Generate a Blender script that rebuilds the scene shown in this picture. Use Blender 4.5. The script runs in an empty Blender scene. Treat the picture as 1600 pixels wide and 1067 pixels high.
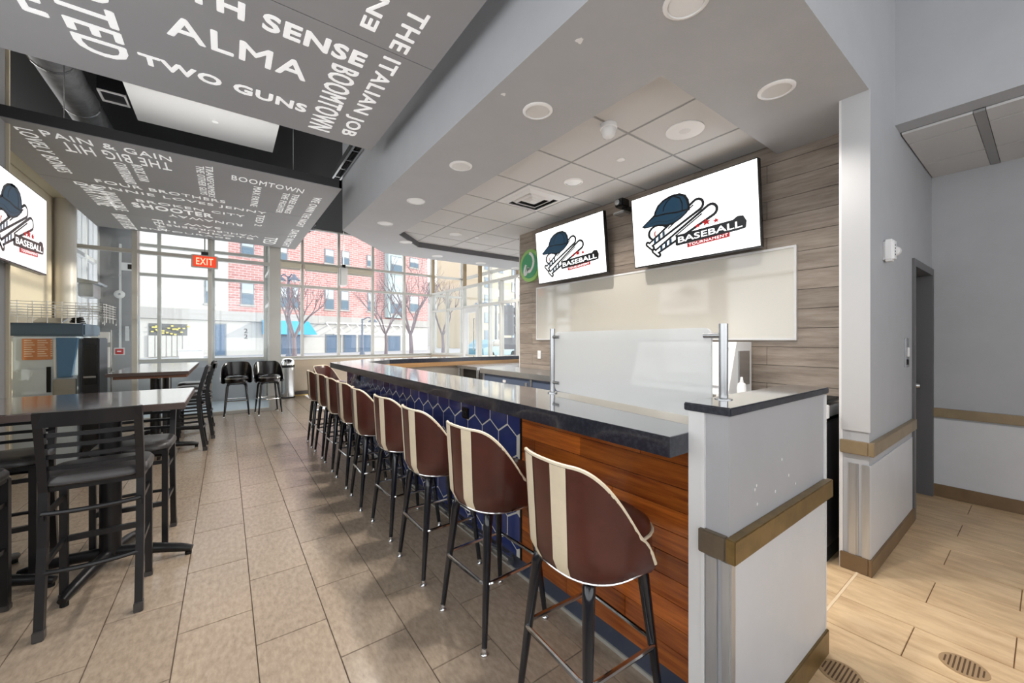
import bpy, bmesh, math, random
from mathutils import Vector, Matrix
R = math.radians
sc = bpy.context.scene
COL = sc.collection
rnd = random.Random(7)

# ------------------------------------------------------------ camera, world, sun, exposure
EYE = Vector((0.0, 0.0, 1.42)); YAW = R(36.1); FPX = 613.0; HOR = 530.5
cd = bpy.data.cameras.new('camera'); cam = bpy.data.objects.new('camera', cd); COL.objects.link(cam)
cam.location = EYE; cam.rotation_euler = (R(90), 0, -YAW)
cd.sensor_width = 36; cd.lens = 36*FPX/1600; cd.shift_y = (HOR-533.5)/1600; cd.clip_start = .05; cd.clip_end = 400
sc.camera = cam
w = bpy.data.worlds.new('sky'); sc.world = w; w.use_nodes = True
wb = w.node_tree.nodes['Background']; wb.inputs[0].default_value = (1, .99, .98, 1); wb.inputs[1].default_value = 2.2
sd = bpy.data.lights.new('sun', 'SUN'); sun = bpy.data.objects.new('sun', sd); COL.objects.link(sun)
sd.energy = 2.8; sd.angle = R(1.2); sd.color = (1, .90, .74)
sun.rotation_euler = Vector((-.95, .20, -.085)).to_track_quat('-Z', 'Y').to_euler(); sun.location = (20, 10, 12)
vs = sc.view_settings; vs.view_transform = 'Standard'; vs.look = 'None'; vs.gamma = 1; vs.use_curve_mapping = False
vs.exposure = 0.22

# ------------------------------------------------------------ pixel helper (1600 x 1067 frame -> point on a world plane)
CS, SN = math.cos(YAW), math.sin(YAW)
def ray(x, y):
    r = (x-800)/FPX
    return Vector((r*CS+SN, CS-r*SN, (HOR-y)/FPX))
def at(x, y, X=None, Y=None, Z=None):
    d = ray(x, y)
    t = X/d.x if X is not None else Y/d.y if Y is not None else (Z-EYE.z)/d.z
    return EYE + d*t

# ------------------------------------------------------------ materials
MATS = {}
def srgb(c):
    return tuple(((v/255)/12.92 if v/255 <= .04045 else ((v/255+.055)/1.055)**2.4) for v in c)
def mat(name, rgb, rough=.5, metal=0, var=0, scale=6, stretch=(1, 1, 1), rnd_obj=0, bump=0, spec=.5, coat=0, emit=None, estr=0, dark=None, detail=4, lo=.35, hi=.65):
    """principled material; var mixes in a second tone by noise in world space, rnd_obj shifts value per object"""
    if name in MATS: return MATS[name]
    m = bpy.data.materials.new(name); m.use_nodes = True; nt = m.node_tree; N = nt.nodes; L = nt.links
    b = N['Principled BSDF']; c = srgb(rgb)
    b.inputs['Base Color'].default_value = (*c, 1); b.inputs['Roughness'].default_value = rough
    b.inputs['Metallic'].default_value = metal; b.inputs['Specular IOR Level'].default_value = spec
    b.inputs['Coat Weight'].default_value = coat; b.inputs['Coat Roughness'].default_value = .08
    out = None
    if var or bump:
        g = N.new('ShaderNodeNewGeometry'); mp = N.new('ShaderNodeMapping'); mp.inputs['Scale'].default_value = stretch
        L.new(g.outputs['Position'], mp.inputs['Vector'])
        nz = N.new('ShaderNodeTexNoise'); nz.inputs['Scale'].default_value = scale; nz.inputs['Detail'].default_value = detail; nz.inputs['Roughness'].default_value = .65
        L.new(mp.outputs[0], nz.inputs['Vector'])
        if var:
            rp = N.new('ShaderNodeValToRGB'); rp.color_ramp.elements[0].position = lo; rp.color_ramp.elements[1].position = hi
            d = srgb(dark) if dark else tuple(v*(1-var) for v in c)
            rp.color_ramp.elements[0].color = (*d, 1); rp.color_ramp.elements[1].color = (*c, 1)
            L.new(nz.outputs['Fac'], rp.inputs['Fac']); out = rp.outputs['Color']
        if bump:
            bp = N.new('ShaderNodeBump'); bp.inputs['Strength'].default_value = bump; bp.inputs['Distance'].default_value = .01
            L.new(nz.outputs['Fac'], bp.inputs['Height']); L.new(bp.outputs[0], b.inputs['Normal'])
    if rnd_obj:
        oi = N.new('ShaderNodeObjectInfo'); mr = N.new('ShaderNodeMapRange'); mr.inputs[3].default_value = 1-rnd_obj; mr.inputs[4].default_value = 1+rnd_obj
        L.new(oi.outputs['Random'], mr.inputs[0]); mx = N.new('ShaderNodeMix'); mx.data_type = 'RGBA'; mx.blend_type = 'MULTIPLY'; mx.inputs['Factor'].default_value = 1
        if out: L.new(out, mx.inputs['A'])
        else: mx.inputs['A'].default_value = (*c, 1)
        L.new(mr.outputs[0], mx.inputs['B']); out = mx.outputs['Result']
    if out: L.new(out, b.inputs['Base Color'])
    if emit:
        b.inputs['Emission Color'].default_value = (*srgb(emit), 1); b.inputs['Emission Strength'].default_value = estr
    MATS[name] = m; return m
def glassmat(name, tint=(1, 1, 1), refl=.08, haze=0, hazecol=(1, 1, 1)):
    m = bpy.data.materials.new(name); m.use_nodes = True; nt = m.node_tree; N = nt.nodes; L = nt.links
    N.remove(N['Principled BSDF']); o = N['Material Output']
    t = N.new('ShaderNodeBsdfTransparent'); t.inputs[0].default_value = (*tint, 1)
    g = N.new('ShaderNodeBsdfGlossy'); g.inputs['Roughness'].default_value = .02
    lw = N.new('ShaderNodeLayerWeight'); lw.inputs[0].default_value = .5
    pw = N.new('ShaderNodeMath'); pw.operation = 'POWER'; pw.inputs[1].default_value = 5; L.new(lw.outputs['Facing'], pw.inputs[0])
    mu = N.new('ShaderNodeMath'); mu.operation = 'MULTIPLY_ADD'; mu.inputs[1].default_value = .6; mu.inputs[2].default_value = refl/2; mu.use_clamp = True
    L.new(pw.outputs[0], mu.inputs[0])
    mx = N.new('ShaderNodeMixShader'); L.new(mu.outputs[0], mx.inputs[0]); L.new(g.outputs[0], mx.inputs[2])
    if haze:
        df = N.new('ShaderNodeBsdfDiffuse'); df.inputs[0].default_value = (*hazecol, 1)
        tl = N.new('ShaderNodeBsdfTranslucent'); tl.inputs[0].default_value = (*hazecol, 1)
        m2 = N.new('ShaderNodeMixShader'); m2.inputs[0].default_value = .4; L.new(df.outputs[0], m2.inputs[1]); L.new(tl.outputs[0], m2.inputs[2])
        m1 = N.new('ShaderNodeMixShader'); m1.inputs[0].default_value = haze; L.new(t.outputs[0], m1.inputs[1]); L.new(m2.outputs[0], m1.inputs[2]); L.new(m1.outputs[0], mx.inputs[1])
    else: L.new(t.outputs[0], mx.inputs[1])
    L.new(mx.outputs[0], o.inputs['Surface']); MATS[name] = m; return m

M = {}
M['paint'] = mat('grey_paint', (178, 180, 184), .6, var=.05, scale=3)
M['paint_half'] = mat('half_wall_grey', (172, 172, 175), .5, var=.05, scale=3)
M['paint_dark'] = mat('mid_grey_paint', (168, 168, 170), .6, var=.05, scale=2)
M['white_trim'] = mat('white_trim', (226, 226, 226), .45, var=.04, scale=5)
M['panel_white'] = mat('white_wall_panel', (206, 208, 212), .35, var=.05, scale=4)
M['metal_guard'] = mat('brushed_corner_guard', (196, 197, 198), .28, .55, var=.2, scale=9, stretch=(1, 1, .15))
M['bronze'] = mat('bronze_rail', (128, 104, 62), .35, .35, var=.35, scale=10)
M['brown_base'] = mat('brown_base', (122, 98, 70), .5, var=.2, scale=6)
M['grout'] = mat('floor_grout', (112, 98, 84), .8)
M['tile'] = mat('greige_floor_tile', (176, 159, 140), .25, var=1, dark=(148, 132, 115), scale=48, stretch=(1, .4, 1), rnd_obj=.06, bump=.06, detail=12, lo=.30, hi=.62)
M['tile_warm_light'] = mat('floor_tile_warm_light', (216, 188, 150), .42, var=1, dark=(182, 150, 114), scale=16, stretch=(1, .25, 1), rnd_obj=.04, bump=.05, detail=8, lo=.28, hi=.6)  # the greige tile again, warm light put into its colour as tan
M['grout_warm_light'] = mat('floor_grout_warm_light', (140, 110, 82), .8)  # floor grout with the same warm light put into its colour
M['granite'] = mat('black_speckled_granite', (60, 63, 72), .28, var=1, dark=(26, 29, 40), scale=70, detail=6, spec=.5, coat=.15, lo=.45, hi=.75)
M['granite'].node_tree.nodes['Principled BSDF'].inputs['Coat IOR'].default_value = 2.0
M['granite_top'] = mat('polished_granite_face', (104, 106, 112), .06, .45, var=.3, scale=60, spec=.8, coat=1)
M['wood'] = mat('varnished_merbau', (204, 116, 46), .28, var=1, dark=(138, 62, 26), scale=5, stretch=(3, .55, 9), rnd_obj=.32, coat=.4, detail=8, lo=.32, hi=.66)
M['hex'] = mat('navy_hex_tile', (58, 72, 132), .16, var=.2, scale=4, rnd_obj=.12, coat=.4)
M['hexgrout'] = mat('white_grout', (226, 224, 216), .8)
M['plinth'] = mat('slate_plinth', (66, 74, 92), .4)
M['steel'] = mat('stainless', (190, 192, 194), .24, .9, var=.12, scale=3)
M['chrome'] = mat('chrome', (215, 215, 215), .12, 1)
M['black_metal'] = mat('black_powder_coat', (24, 24, 27), .35, spec=.5)
M['legblack'] = mat('gloss_black_enamel', (20, 22, 30), .18, coat=.4)
M['brown_vinyl'] = mat('brown_vinyl', (84, 42, 34), .30, var=.3, scale=5, coat=.25, bump=.05)
M['black_vinyl'] = mat('black_vinyl', (24, 20, 22), .25, coat=.3)
M['grey_vinyl'] = mat('charcoal_vinyl', (70, 68, 68), .3, var=.2, scale=8)
M['cream'] = mat('cream_vinyl', (226, 212, 186), .4, var=.06, scale=12)
M['table'] = mat('walnut_laminate', (96, 78, 70), .16, var=.35, scale=4, stretch=(.5, 4, 1), coat=1)
M['table'].node_tree.nodes['Principled BSDF'].inputs['Coat IOR'].default_value = 2.2
M['table_edge'] = mat('brown_table_edge', (74, 58, 52), .4)
M['table_wood'] = mat('orange_brown_apron', (112, 66, 36), .45, var=.2)
M['plankwall'] = mat('weathered_wood_plank', (166, 154, 142), .5, var=1, dark=(122, 109, 98), scale=4, stretch=(1, .7, 7), rnd_obj=.13, detail=9, lo=.30, hi=.70)
M['plank_joint'] = mat('plank_joint', (82, 76, 70), .8)
M['ceil_tile'] = mat('mineral_ceiling_tile', (206, 206, 206), .9, var=.12, scale=160, lo=.25, hi=.42)
M['grid'] = mat('ceiling_grid', (150, 150, 150), .5)
M['cove'] = mat('dark_cove', (96, 96, 98), .7)
M['panel'] = mat('grey_perforated_panel', (160, 160, 162), .55, var=.05, scale=1.5)
M['panel_side'] = mat('dark_panel_frame', (58, 58, 60), .5)
M['letter'] = mat('letter_painted_glow', (236, 236, 236), .7, emit=(255, 255, 255), estr=.32)  # solid white letters; ceiling light through the cut-outs is put in as glow
M['black'] = mat('matte_black', (14, 14, 15), .8)
M['plenum'] = mat('plenum_black', (26, 26, 27), .9)
M['duct'] = mat('galvanised_duct', (120, 120, 122), .5, .3, var=.4, scale=8)
M['beam_white'] = mat('pale_bulkhead', (196, 196, 196), .6)
M['tan_wall'] = mat('tan_wall', (222, 210, 184), .6, var=.04, scale=2)
M['knee'] = mat('taupe_knee_wall', (166, 150, 130), .6, var=.05, scale=3)
M['dark_base'] = mat('dark_baseboard', (62, 54, 48), .5)
M['gold_strip'] = mat('gold_strip', (196, 168, 104), .4)
M['alu'] = mat('clear_anodised_aluminium', (200, 198, 192), .35, .35)
M['alu_tan'] = mat('bronze_mullion', (158, 140, 112), .4, .25)
M['white'] = mat('white_plastic', (236, 236, 236), .35)
M['board'] = mat('glossy_whiteboard', (206, 202, 192), .05, spec=.6, coat=.6)
M['bezel'] = mat('black_bezel', (18, 18, 18), .25)
M['screen'] = mat('lit_screen_white', (255, 255, 255), .3, emit=(255, 255, 255), estr=1.0)
def lit(n, c): return mat('screen_'+n, (0, 0, 0), .3, emit=c, estr=.9)
M['s_navy'] = lit('navy', (22, 58, 80)); M['s_black'] = lit('black', (6, 10, 16)); M['s_red'] = lit('red', (178, 16, 22)); M['s_pink'] = lit('pink', (196, 140, 134)); M['s_white'] = M['screen']
M['green'] = mat('sign_green', (74, 160, 112), .4); M['lime'] = mat('sign_lime', (150, 196, 110), .4); M['sign_white'] = mat('sign_white', (228, 230, 228), .4)
M['lamp'] = mat('downlight_lens', (255, 255, 255), .4, emit=(255, 250, 240), estr=9)
M['lamp_cup'] = mat('downlight_reflector', (225, 225, 225), .3, .2)
M['exit'] = mat('exit_red', (214, 66, 36), .4, emit=(230, 70, 36), estr=.7)
M['exit_letter'] = mat('exit_letter', (255, 220, 190), .4, emit=(255, 215, 180), estr=.8)
M['red'] = mat('alarm_red', (196, 40, 36), .4)
M['door'] = mat('charcoal_door', (76, 76, 78), .4, var=.08, scale=3)
M['door_frame'] = mat('grey_door_frame', (96, 96, 98), .4)
M['teal_grey'] = mat('blue_grey_plastic', (70, 88, 104), .4)
M['pale_blue'] = mat('pale_blue_steel', (206, 218, 226), .3)
M['orange_card'] = mat('orange_menu_card', (206, 138, 92), .5); M['card_line'] = mat('card_print', (244, 226, 204), .6)
M['smoke'] = mat('dark_blue_cover', (70, 104, 134), .3)
M['cabinet_blue'] = mat('blue_grey_cabinet', (82, 96, 120), .4)
M['oak'] = mat('oak_fascia', (166, 128, 84), .4, var=.25, scale=5, stretch=(.4, 1, 6))
M['mat_floor'] = mat('pale_vestibule_floor', (196, 208, 216), .35)
M['glass'] = glassmat('window_glass', (.97, .985, 1), .05)
M['glass_in'] = glassmat('partition_glass', (.96, .98, .99), .06)
M['guard_haze'] = glassmat('hazed_guard_glass', (.9, .93, .93), .06, haze=.72, hazecol=(.94, .95, .95))  # white haze put in for reflections and the white appliance behind
M['brick'] = None

# ------------------------------------------------------------ mesh helpers
class MB:
    def __init__(s): s.v = []; s.f = []
    def add(s, vs, fs):
        k = len(s.v); s.v += [Vector(p) for p in vs]; s.f += [tuple(i+k for i in f) for f in fs]; return s
    def box(s, x0, x1, y0, y1, z0, z1, bev=0):
        if bev:
            bm = bmesh.new(); bmesh.ops.create_cube(bm, size=1)
            bmesh.ops.scale(bm, vec=(x1-x0, y1-y0, z1-z0), verts=bm.verts); bmesh.ops.translate(bm, vec=((x0+x1)/2, (y0+y1)/2, (z0+z1)/2), verts=bm.verts)
            bmesh.ops.bevel(bm, geom=bm.edges[:], offset=bev, segments=2, affect='EDGES')
            bm.verts.index_update(); s.add([v.co.copy() for v in bm.verts], [[v.index for v in f.verts] for f in bm.faces]); bm.free(); return s
        p = [(x, y, z) for z in (z0, z1) for y in (y0, y1) for x in (x0, x1)]
        return s.add(p, [(0, 2, 3, 1), (4, 5, 7, 6), (0, 1, 5, 4), (2, 6, 7, 3), (0, 4, 6, 2), (1, 3, 7, 5)])
    def prism(s, poly, fn, d0, d1):
        """poly 2d list; fn(u,v,d)->point"""
        n = len(poly); s.add([fn(u, v, d0) for u, v in poly]+[fn(u, v, d1) for u, v in poly],
            [tuple(range(n))[::-1], tuple(range(n, 2*n))]+[(i, (i+1) % n, n+(i+1) % n, n+i) for i in range(n)]); return s
    def flat(s, poly, z0, z1): return s.prism(poly, lambda u, v, d: (u, v, d), z0, z1)
    def tube(s, pts, rad, n=8, closed=False, caps=True):
        pts = [Vector(p) for p in pts]; m = len(pts); rs = rad if isinstance(rad, (list, tuple)) else [rad]*m
        rings = []; ref = None
        for i, p in enumerate(pts):
            a = pts[(i-1) % m] if (closed or i > 0) else p; b = pts[(i+1) % m] if (closed or i < m-1) else p
            t = (b-a).normalized()
            if ref is None: ref = Vector((0, 0, 1)) if abs(t.z) < .9 else Vector((1, 0, 0))
            u = t.cross(ref).normalized(); v = u.cross(t).normalized(); ref = v if abs(v.dot(t)) < .9 else ref
            rings.append([p+(u*math.cos(2*math.pi*k/n)+v*math.sin(2*math.pi*k/n))*rs[i] for k in range(n)])
        vs = [q for r in rings for q in r]; fs = []
        for i in range(m if closed else m-1):
            j = (i+1) % m
            for k in range(n): fs.append((i*n+k, i*n+(k+1) % n, j*n+(k+1) % n, j*n+k))
        if caps and not closed: fs += [tuple(range(n))[::-1], tuple(range((m-1)*n, m*n))]
        return s.add(vs, fs)
    def lathe(s, prof, c=(0, 0, 0), n=24, axis='z'):
        vs = []; fs = []; m = len(prof)
        for r, h in prof:
            for k in range(n):
                a = 2*math.pi*k/n; x, y = r*math.cos(a), r*math.sin(a)
                vs.append(Vector(c)+(Vector((x, y, h)) if axis == 'z' else Vector((h, x, y)) if axis == 'x' else Vector((x, h, y))))
        for i in range(m-1):
            for k in range(n): fs.append((i*n+k, i*n+(k+1) % n, (i+1)*n+(k+1) % n, (i+1)*n+k))
        fs += [tuple(range(n))[::-1], tuple(range((m-1)*n, m*n))]
        return s.add(vs, fs)
    def grid(s, fn, nu, nv, closed_u=False):
        vs = [fn(i/(nu if closed_u else nu-1), j/(nv-1)) for i in range(nu) for j in range(nv)]; fs = []
        for i in range(nu if closed_u else nu-1):
            for j in range(nv-1):
                a = i*nv+j; b = ((i+1) % nu)*nv+j; fs.append((a, b, b+1, a+1))
        return s.add(vs, fs)
    def mesh(s, name, smooth=False, off=(0, 0, 0)):
        me = bpy.data.meshes.new(name); o = Vector(off); me.from_pydata([tuple(v-o) for v in s.v], [], s.f)
        bm = bmesh.new(); bm.from_mesh(me); bmesh.ops.recalc_face_normals(bm, faces=bm.faces[:]); bm.to_mesh(me); bm.free()
        if smooth:
            for p in me.polygons: p.use_smooth = True
            me.set_sharp_from_angle(angle=R(42))
        return me
    def build(s, name, m, parent=None, smooth=False, loc=None):
        """vertices in world space unless the parent is a local-space thing; they are stored relative to the parent's origin"""
        off = wloc(parent) if parent else Vector((0, 0, 0))
        base = Vector(loc) if loc else off
        me = s.mesh(name, smooth, base); me.materials.append(m if not isinstance(m, str) else M[m] if m in M else MATS[m])
        o = bpy.data.objects.new(name, me); COL.objects.link(o)
        if parent: o.parent = parent; o.location = base-off
        else: o.location = base
        return o
def wloc(o):
    v = Vector((0, 0, 0))
    while o: v += o.location; o = o.parent
    return v
def tag(o, label, cat=None, group=None, kind=None):
    if label: o['label'] = label
    if cat: o['category'] = cat
    if group: o['group'] = group
    if kind: o['kind'] = kind
    return o
def empty(name, loc, label, cat, group=None):
    o = bpy.data.objects.new(name, None); COL.objects.link(o); o.location = loc; o.empty_display_size = .1
    return tag(o, label, cat, group)
def struct(o, label=None): o['kind'] = 'structure'; 
def S(o, label): o['kind'] = 'structure'; o['label'] = label; return o
def inst(me, name, parent, loc, rot=None):
    o = bpy.data.objects.new(name, me); COL.objects.link(o)
    if parent: o.parent = parent; o.location = Vector(loc)-wloc(parent)
    else: o.location = loc
    if rot: o.rotation_euler = rot
    return o
def copy_tree(o, parent=None):
    c = o.copy(); COL.objects.link(c); c.parent = parent
    for ch in list(o.children): copy_tree(ch, c)
    return c
def clip(poly, x0, x1, y0, y1):
    def cut(p, f, inter):
        out = []
        for i in range(len(p)):
            a, b = p[i-1], p[i]
            if f(b):
                if not f(a): out.append(inter(a, b))
                out.append(b)
            elif f(a): out.append(inter(a, b))
        return out
    def ix(c): return lambda a, b: (c, a[1]+(b[1]-a[1])*(c-a[0])/(b[0]-a[0]))
    def iy(c): return lambda a, b: (a[0]+(b[0]-a[0])*(c-a[1])/(b[1]-a[1]), c)
    for f, i in ((lambda q: q[0] >= x0, ix(x0)), (lambda q: q[0] <= x1, ix(x1)), (lambda q: q[1] >= y0, iy(y0)), (lambda q: q[1] <= y1, iy(y1))):
        if poly: poly = cut(poly, f, i)
    return poly
FCACHE = {}
def text_data(body, offset=0, res=3):
    key = (body, offset)
    if key in FCACHE: return FCACHE[key]
    cu = bpy.data.curves.new('t', 'FONT'); cu.body = body; cu.size = 1; cu.resolution_u = res; cu.offset = offset; cu.space_character = 1.0 if offset == .012 and body in ('BASEBALL',) else 1.1
    o = bpy.data.objects.new('t', cu); COL.objects.link(o); bpy.context.view_layer.update()
    dg = bpy.context.evaluated_depsgraph_get(); me = bpy.data.meshes.new_from_object(o.evaluated_get(dg))
    v = [(p.co.x, p.co.y) for p in me.vertices]; f = [tuple(p.vertices) for p in me.polygons]
    bpy.data.objects.remove(o); bpy.data.curves.remove(cu); bpy.data.meshes.remove(me)
    x0, x1 = min(p[0] for p in v), max(p[0] for p in v); y0, y1 = min(p[1] for p in v), max(p[1] for p in v)
    FCACHE[key] = ([((a-x0)/(x1-x0), (b-y0)/(y1-y0)) for a, b in v], f); return FCACHE[key]
def text_mb(body, o, u, v, n, th=.003, offset=0):
    """lettering filling the parallelogram o, o+u, o+v; a slab of thickness th along n"""
    pv, f = text_data(body, offset); o, u, v, n = Vector(o), Vector(u), Vector(v), Vector(n); mb = MB()
    mb.add([o+u*a+v*b+n*th for a, b in pv], f); edges = {}
    for q in f:
        for i in range(len(q)): e = (q[i], q[(i+1) % len(q)]); edges[e] = 1
    k = len(pv); mb.v += [o+u*a+v*b for a, b in pv]
    for (a, b) in edges:
        if (b, a) not in edges: mb.f.append((b, a, a+k, b+k))
    return mb
# ============================================================ the setting
ZS = 2.92      # underside of the bar soffit
ZT = 3.00      # tile ceiling over the bar
XP = 1.43      # bar front panel
YW = 11.3      # outer window line
# ---- dining floor, each tile its own piece
fl = S(MB().box(-2.3, XP+.2, -2.5, YW, -.06, -.006).build('floor', 'grout'), 'greige slate-look tiled floor of the dining room')
tw, tl, gp = .302, .605, .004
tm = MB().box(-(tw-gp)/2, (tw-gp)/2, -(tl-gp)/2, (tl-gp)/2, -.012, 0, .0015).mesh('floor_tile'); tm.materials.append(M['tile'])
k0 = -7
for i in range(k0, 5):
    xc = .113+tw*(i+.5)
    for j in range(-3, 18):
        yc = 2.17+tl*(j+.5)+(0 if i % 2 == 0 else tl/2)
        if yc < .75 or yc > 11.0 or xc > XP+.12: continue
        inst(tm, 'floor_tile', fl, (xc, yc, 0))
# rest of the dining floor behind the camera
MB().box(-2.3, XP, -2.5, .45, -.011, 0).build('floor_field', 'tile', fl)['kind'] = 'stuff'
# ---- service floor (behind the bar and corridor)
fs = S(MB().box(XP+.2, 6.2, -2.5, 7, -.06, -.006).build('floor', 'grout_warm_light'), 'wood-grain tiled floor of corridor and bar aisle, warm light painted in as tan')
tm2 = MB().box(-(tw-gp)/2, (tw-gp)/2, -(tl-gp)/2, (tl-gp)/2, -.012, 0, .0015).mesh('floor_tile'); tm2.materials.append(M['tile_warm_light'])
for i in range(-3, 13):
    xc = 2.45+tw*(i+.5)
    for j in range(-2, 5):
        yc = .395+tl*(j+.5)+(0 if i % 2 == 0 else -tl/2)
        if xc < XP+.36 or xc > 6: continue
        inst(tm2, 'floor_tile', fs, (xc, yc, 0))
MB().box(2.2, 3.12, .685, .697, -.002, .003).build('threshold_strip', mat('pale_threshold', (226, 204, 172), .5), fs)
# ---- outside ground
S(MB().box(-60, 90, YW, 130, -.25, -.08).build('ground', mat('pale_pavement', (176, 178, 182), .8, var=.1, scale=.4)), 'pale sunlit pavement and street outside the windows')
S(MB().box(6.3, 90, -40, YW, -.25, -.08).build('ground', mat('pale_pavement', (176, 178, 182))), 'pale pavement beyond the side glazing')

# ---- bar wall with weathered planks
wr = S(MB().box(3.612, 3.74, .774, 4.74, 0, 4.3).build('wall_right', 'plank_joint'), 'weathered wood plank wall behind the bar')
ph = .149
for r in range(21):
    z0 = .02+r*ph
    if z0 > 3.05: break
    y = .774 - (0 if r % 2 else .62) ; 
    while y < 4.74:
        a, b = max(y, .776), min(y+1.22, 4.738)
        if b-a > .03:
            MB().box(3.600, 3.613, a+.0015, b-.0015, z0+.0018, min(z0+ph, 3.16)-.0018).build('plank', 'plankwall', wr)
        y += 1.22
MB().box(3.598, 3.745, 4.738, 4.75, 0, ZT).build('end_trim', 'white_trim', wr)
# ---- stub wall with post, guards, rail and base
wc = S(MB().box(3.125, 4.36, .64, .774, 0, ZS).build('wall_corner', 'paint'), 'light grey wall end beside the bar opening')
MB().box(3.118, 3.126, .765, .782, .0, ZS).build('edge_bead', 'white_trim', wc)
MB().box(3.116, 3.127, .634, .77, .86, ZS).build('post_panel', mat('pale_post', (186, 187, 189), .5), wc)
MB().box(3.121, 3.126, .69, .735, .10, .66).build('corner_guard', 'metal_guard', wc)
MB().box(3.121, 4.33, .633, .641, .10, .66).build('wainscot', 'panel_white', wc)
for (a, b) in ((.636, .672), (.70, .735)): MB().box(3.115, 3.121, a, b, .10, .66).build('corner_guard', 'metal_guard', wc)
MB().box(3.10, 4.36, .612, .641, .72, .80, .003).build('bumper_rail', mat('taupe_rail', (150, 132, 104), .4, .2, var=.2), wc)
MB().box(3.100, 3.126, .6415, .775, .72, .80, .003).build('bumper_rail', mat('taupe_rail', (150, 132, 104)), wc)
MB().box(3.105, 4.36, .622, .641, 0, .10, .003).build('skirting', 'brown_base', wc)
MB().box(3.105, 3.126, .6415, .775, 0, .10, .003).build('skirting', 'brown_base', wc)
# wall above and beyond the door
S(MB().box(4.36, 5.25, .64, .774, 2.06, ZS+.1).build('wall_back', 'paint'), 'grey wall above the charcoal corridor door')
wq = S(MB().box(5.235, 5.38, -2.5, .80, 0, 3.0).build('wall_corridor', 'paint'), 'plain grey corridor wall at the right edge')
MB().box(5.205, 5.236, -2.5, .63, .72, .80, .003).build('bumper_rail', mat('taupe_rail', (150, 132, 104)), wq)
MB().box(5.228, 5.236, -2.5, .63, .11, .70).build('wainscot', 'panel_white', wq)
MB().box(5.215, 5.236, -2.5, .63, 0, .11, .003).build('skirting', 'brown_base', wq)
# header over the corridor opening, the wall over the soffit
S(MB().box(3.79, 3.95, -2.5, .64, ZS, 4.3).build('wall_header', 'paint'), 'grey header wall over the corridor opening')
S(MB().box(3.125, 3.79, .64, .774, ZS, 4.3).build('wall_upper', 'paint'), 'tall grey wall above the corner post')
# ---- door
dr = S(MB().box(4.36, 4.42, .625, .79, 0, 2.06).build('door_1', 'door_frame'), 'charcoal service door in the corridor')
MB().box(5.17, 5.23, .625, .79, 0, 2.06).build('jamb', 'door_frame', dr)
MB().box(4.42, 5.17, .625, .79, 2.0, 2.06).build('head', 'door_frame', dr)
dl = MB().box(4.425, 5.165, .74, .785, .01, 1.995).build('door_leaf', 'door', dr)
MB().lathe([(.022, -.045), (.028, -.02), (.012, 0)], (5.09, .738, 1.0), 14, 'y').build('knob', 'steel', dl, True)
for z in (.25, 1.05, 1.8): MB().box(4.418, 4.436, .722, .742, z-.05, z+.05).build('hinge', 'steel', dr)
# ---- soffit over the bar
OUT = [(1.295, .64), (1.295, 5.73), (2.24, 6.82), (5.10, 6.82), (5.10, 6.05), (2.52, 6.05), (2.0, 5.49), (2.0, 1.30), (3.6, 1.30), (3.6, .774), (3.125, .774), (3.125, .64)]
sf = S(MB().flat(OUT, ZS, 3.02).build('ceiling_soffit', 'paint'), 'grey plasterboard soffit ringing the bar')
MB().flat([(1.295, .64), (1.295, 5.73), (2.24, 6.82), (5.10, 6.82), (5.10, 6.72), (2.28, 6.72), (1.395, 5.69), (1.395, .74), (3.125, .74), (3.125, .64)], 3.02, 4.3).build('fascia', 'paint', sf)
MB().flat([(2.0, 5.49), (2.52, 6.05), (5.1, 6.05), (5.1, 6.03), (2.53, 6.03), (2.015, 5.48)], ZS-.001, ZT+.02).build('cove_edge', 'cove', sf)
# ---- tile ceiling over the bar
ct = S(MB().box(1.97, 5.1, 1.27, 6.1, ZT+.022, ZT+.05).build('ceiling', 'grid'), 'suspended mineral tile ceiling over the bar')
X0, Y0 = 2.488-.61, 1.905-.61
for i in range(0, 6):
    for j in range(0, 9):
        a0, a1, b0, b1 = X0+.61*i, X0+.61*(i+1), Y0+.61*j, Y0+.61*(j+1)
        a0, b0, a1, b1 = max(a0, 1.99), max(b0, 1.29), min(a1, 5.08), min(b1, 6.04)
        if a0 > 3.58 and b0 < 4.4: continue
        if a0 < 3.6 < a1 and b1 < 4.9: a1 = 3.6
        if a1-a0 < .05 or b1-b0 < .05: continue
        MB().box(a0+.011, a1-.011, b0+.011, b1-.011, ZT, ZT+.02).build('ceiling_tile', 'ceil_tile', ct)
for i in range(1, 6):
    x = X0+.61*i; MB().box(x-.011, x+.011, 1.3 if x < 3.6 else 4.75, 6.04, ZT+.004, ZT+.024).build('tee_bar', 'grid', ct)
for j in range(1, 8):
    y = Y0+.61*j; MB().box(1.99, 3.6 if y < 4.75 else 5.08, y-.011, y+.011, ZT+.005, ZT+.023).build('tee_bar', 'grid', ct)
# ---- corridor tile ceiling
cc = S(MB().box(3.95, 5.24, -2.5, .64, 2.915, 2.96).build('ceiling', mat('dark_grid', (118, 118, 118), .6)), 'tile ceiling of the side corridor')
for a0, a1 in ((3.952, 4.178), (4.198, 4.765), (4.785, 5.232)):
    for b0, b1 in ((.298, .632), (-.34, .242), (-.95, -.36), (-1.56, -.97), (-2.17, -1.58), (-2.48, -2.19)):
        MB().box(a0, a1, b0, b1, 2.90, 2.925).build('ceiling_tile', 'ceil_tile', cc)
MB().box(3.95, 5.235, .245, .295, 2.898, 2.93).build('cross_beam', 'grid', cc)
# ---- dark plenum over the dining room
S(MB().box(-2.4, 6.4, .64, YW+.1, 4.3, 4.45).build('ceiling_plenum', 'plenum'), 'black open ceiling above the hung panels')
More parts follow.
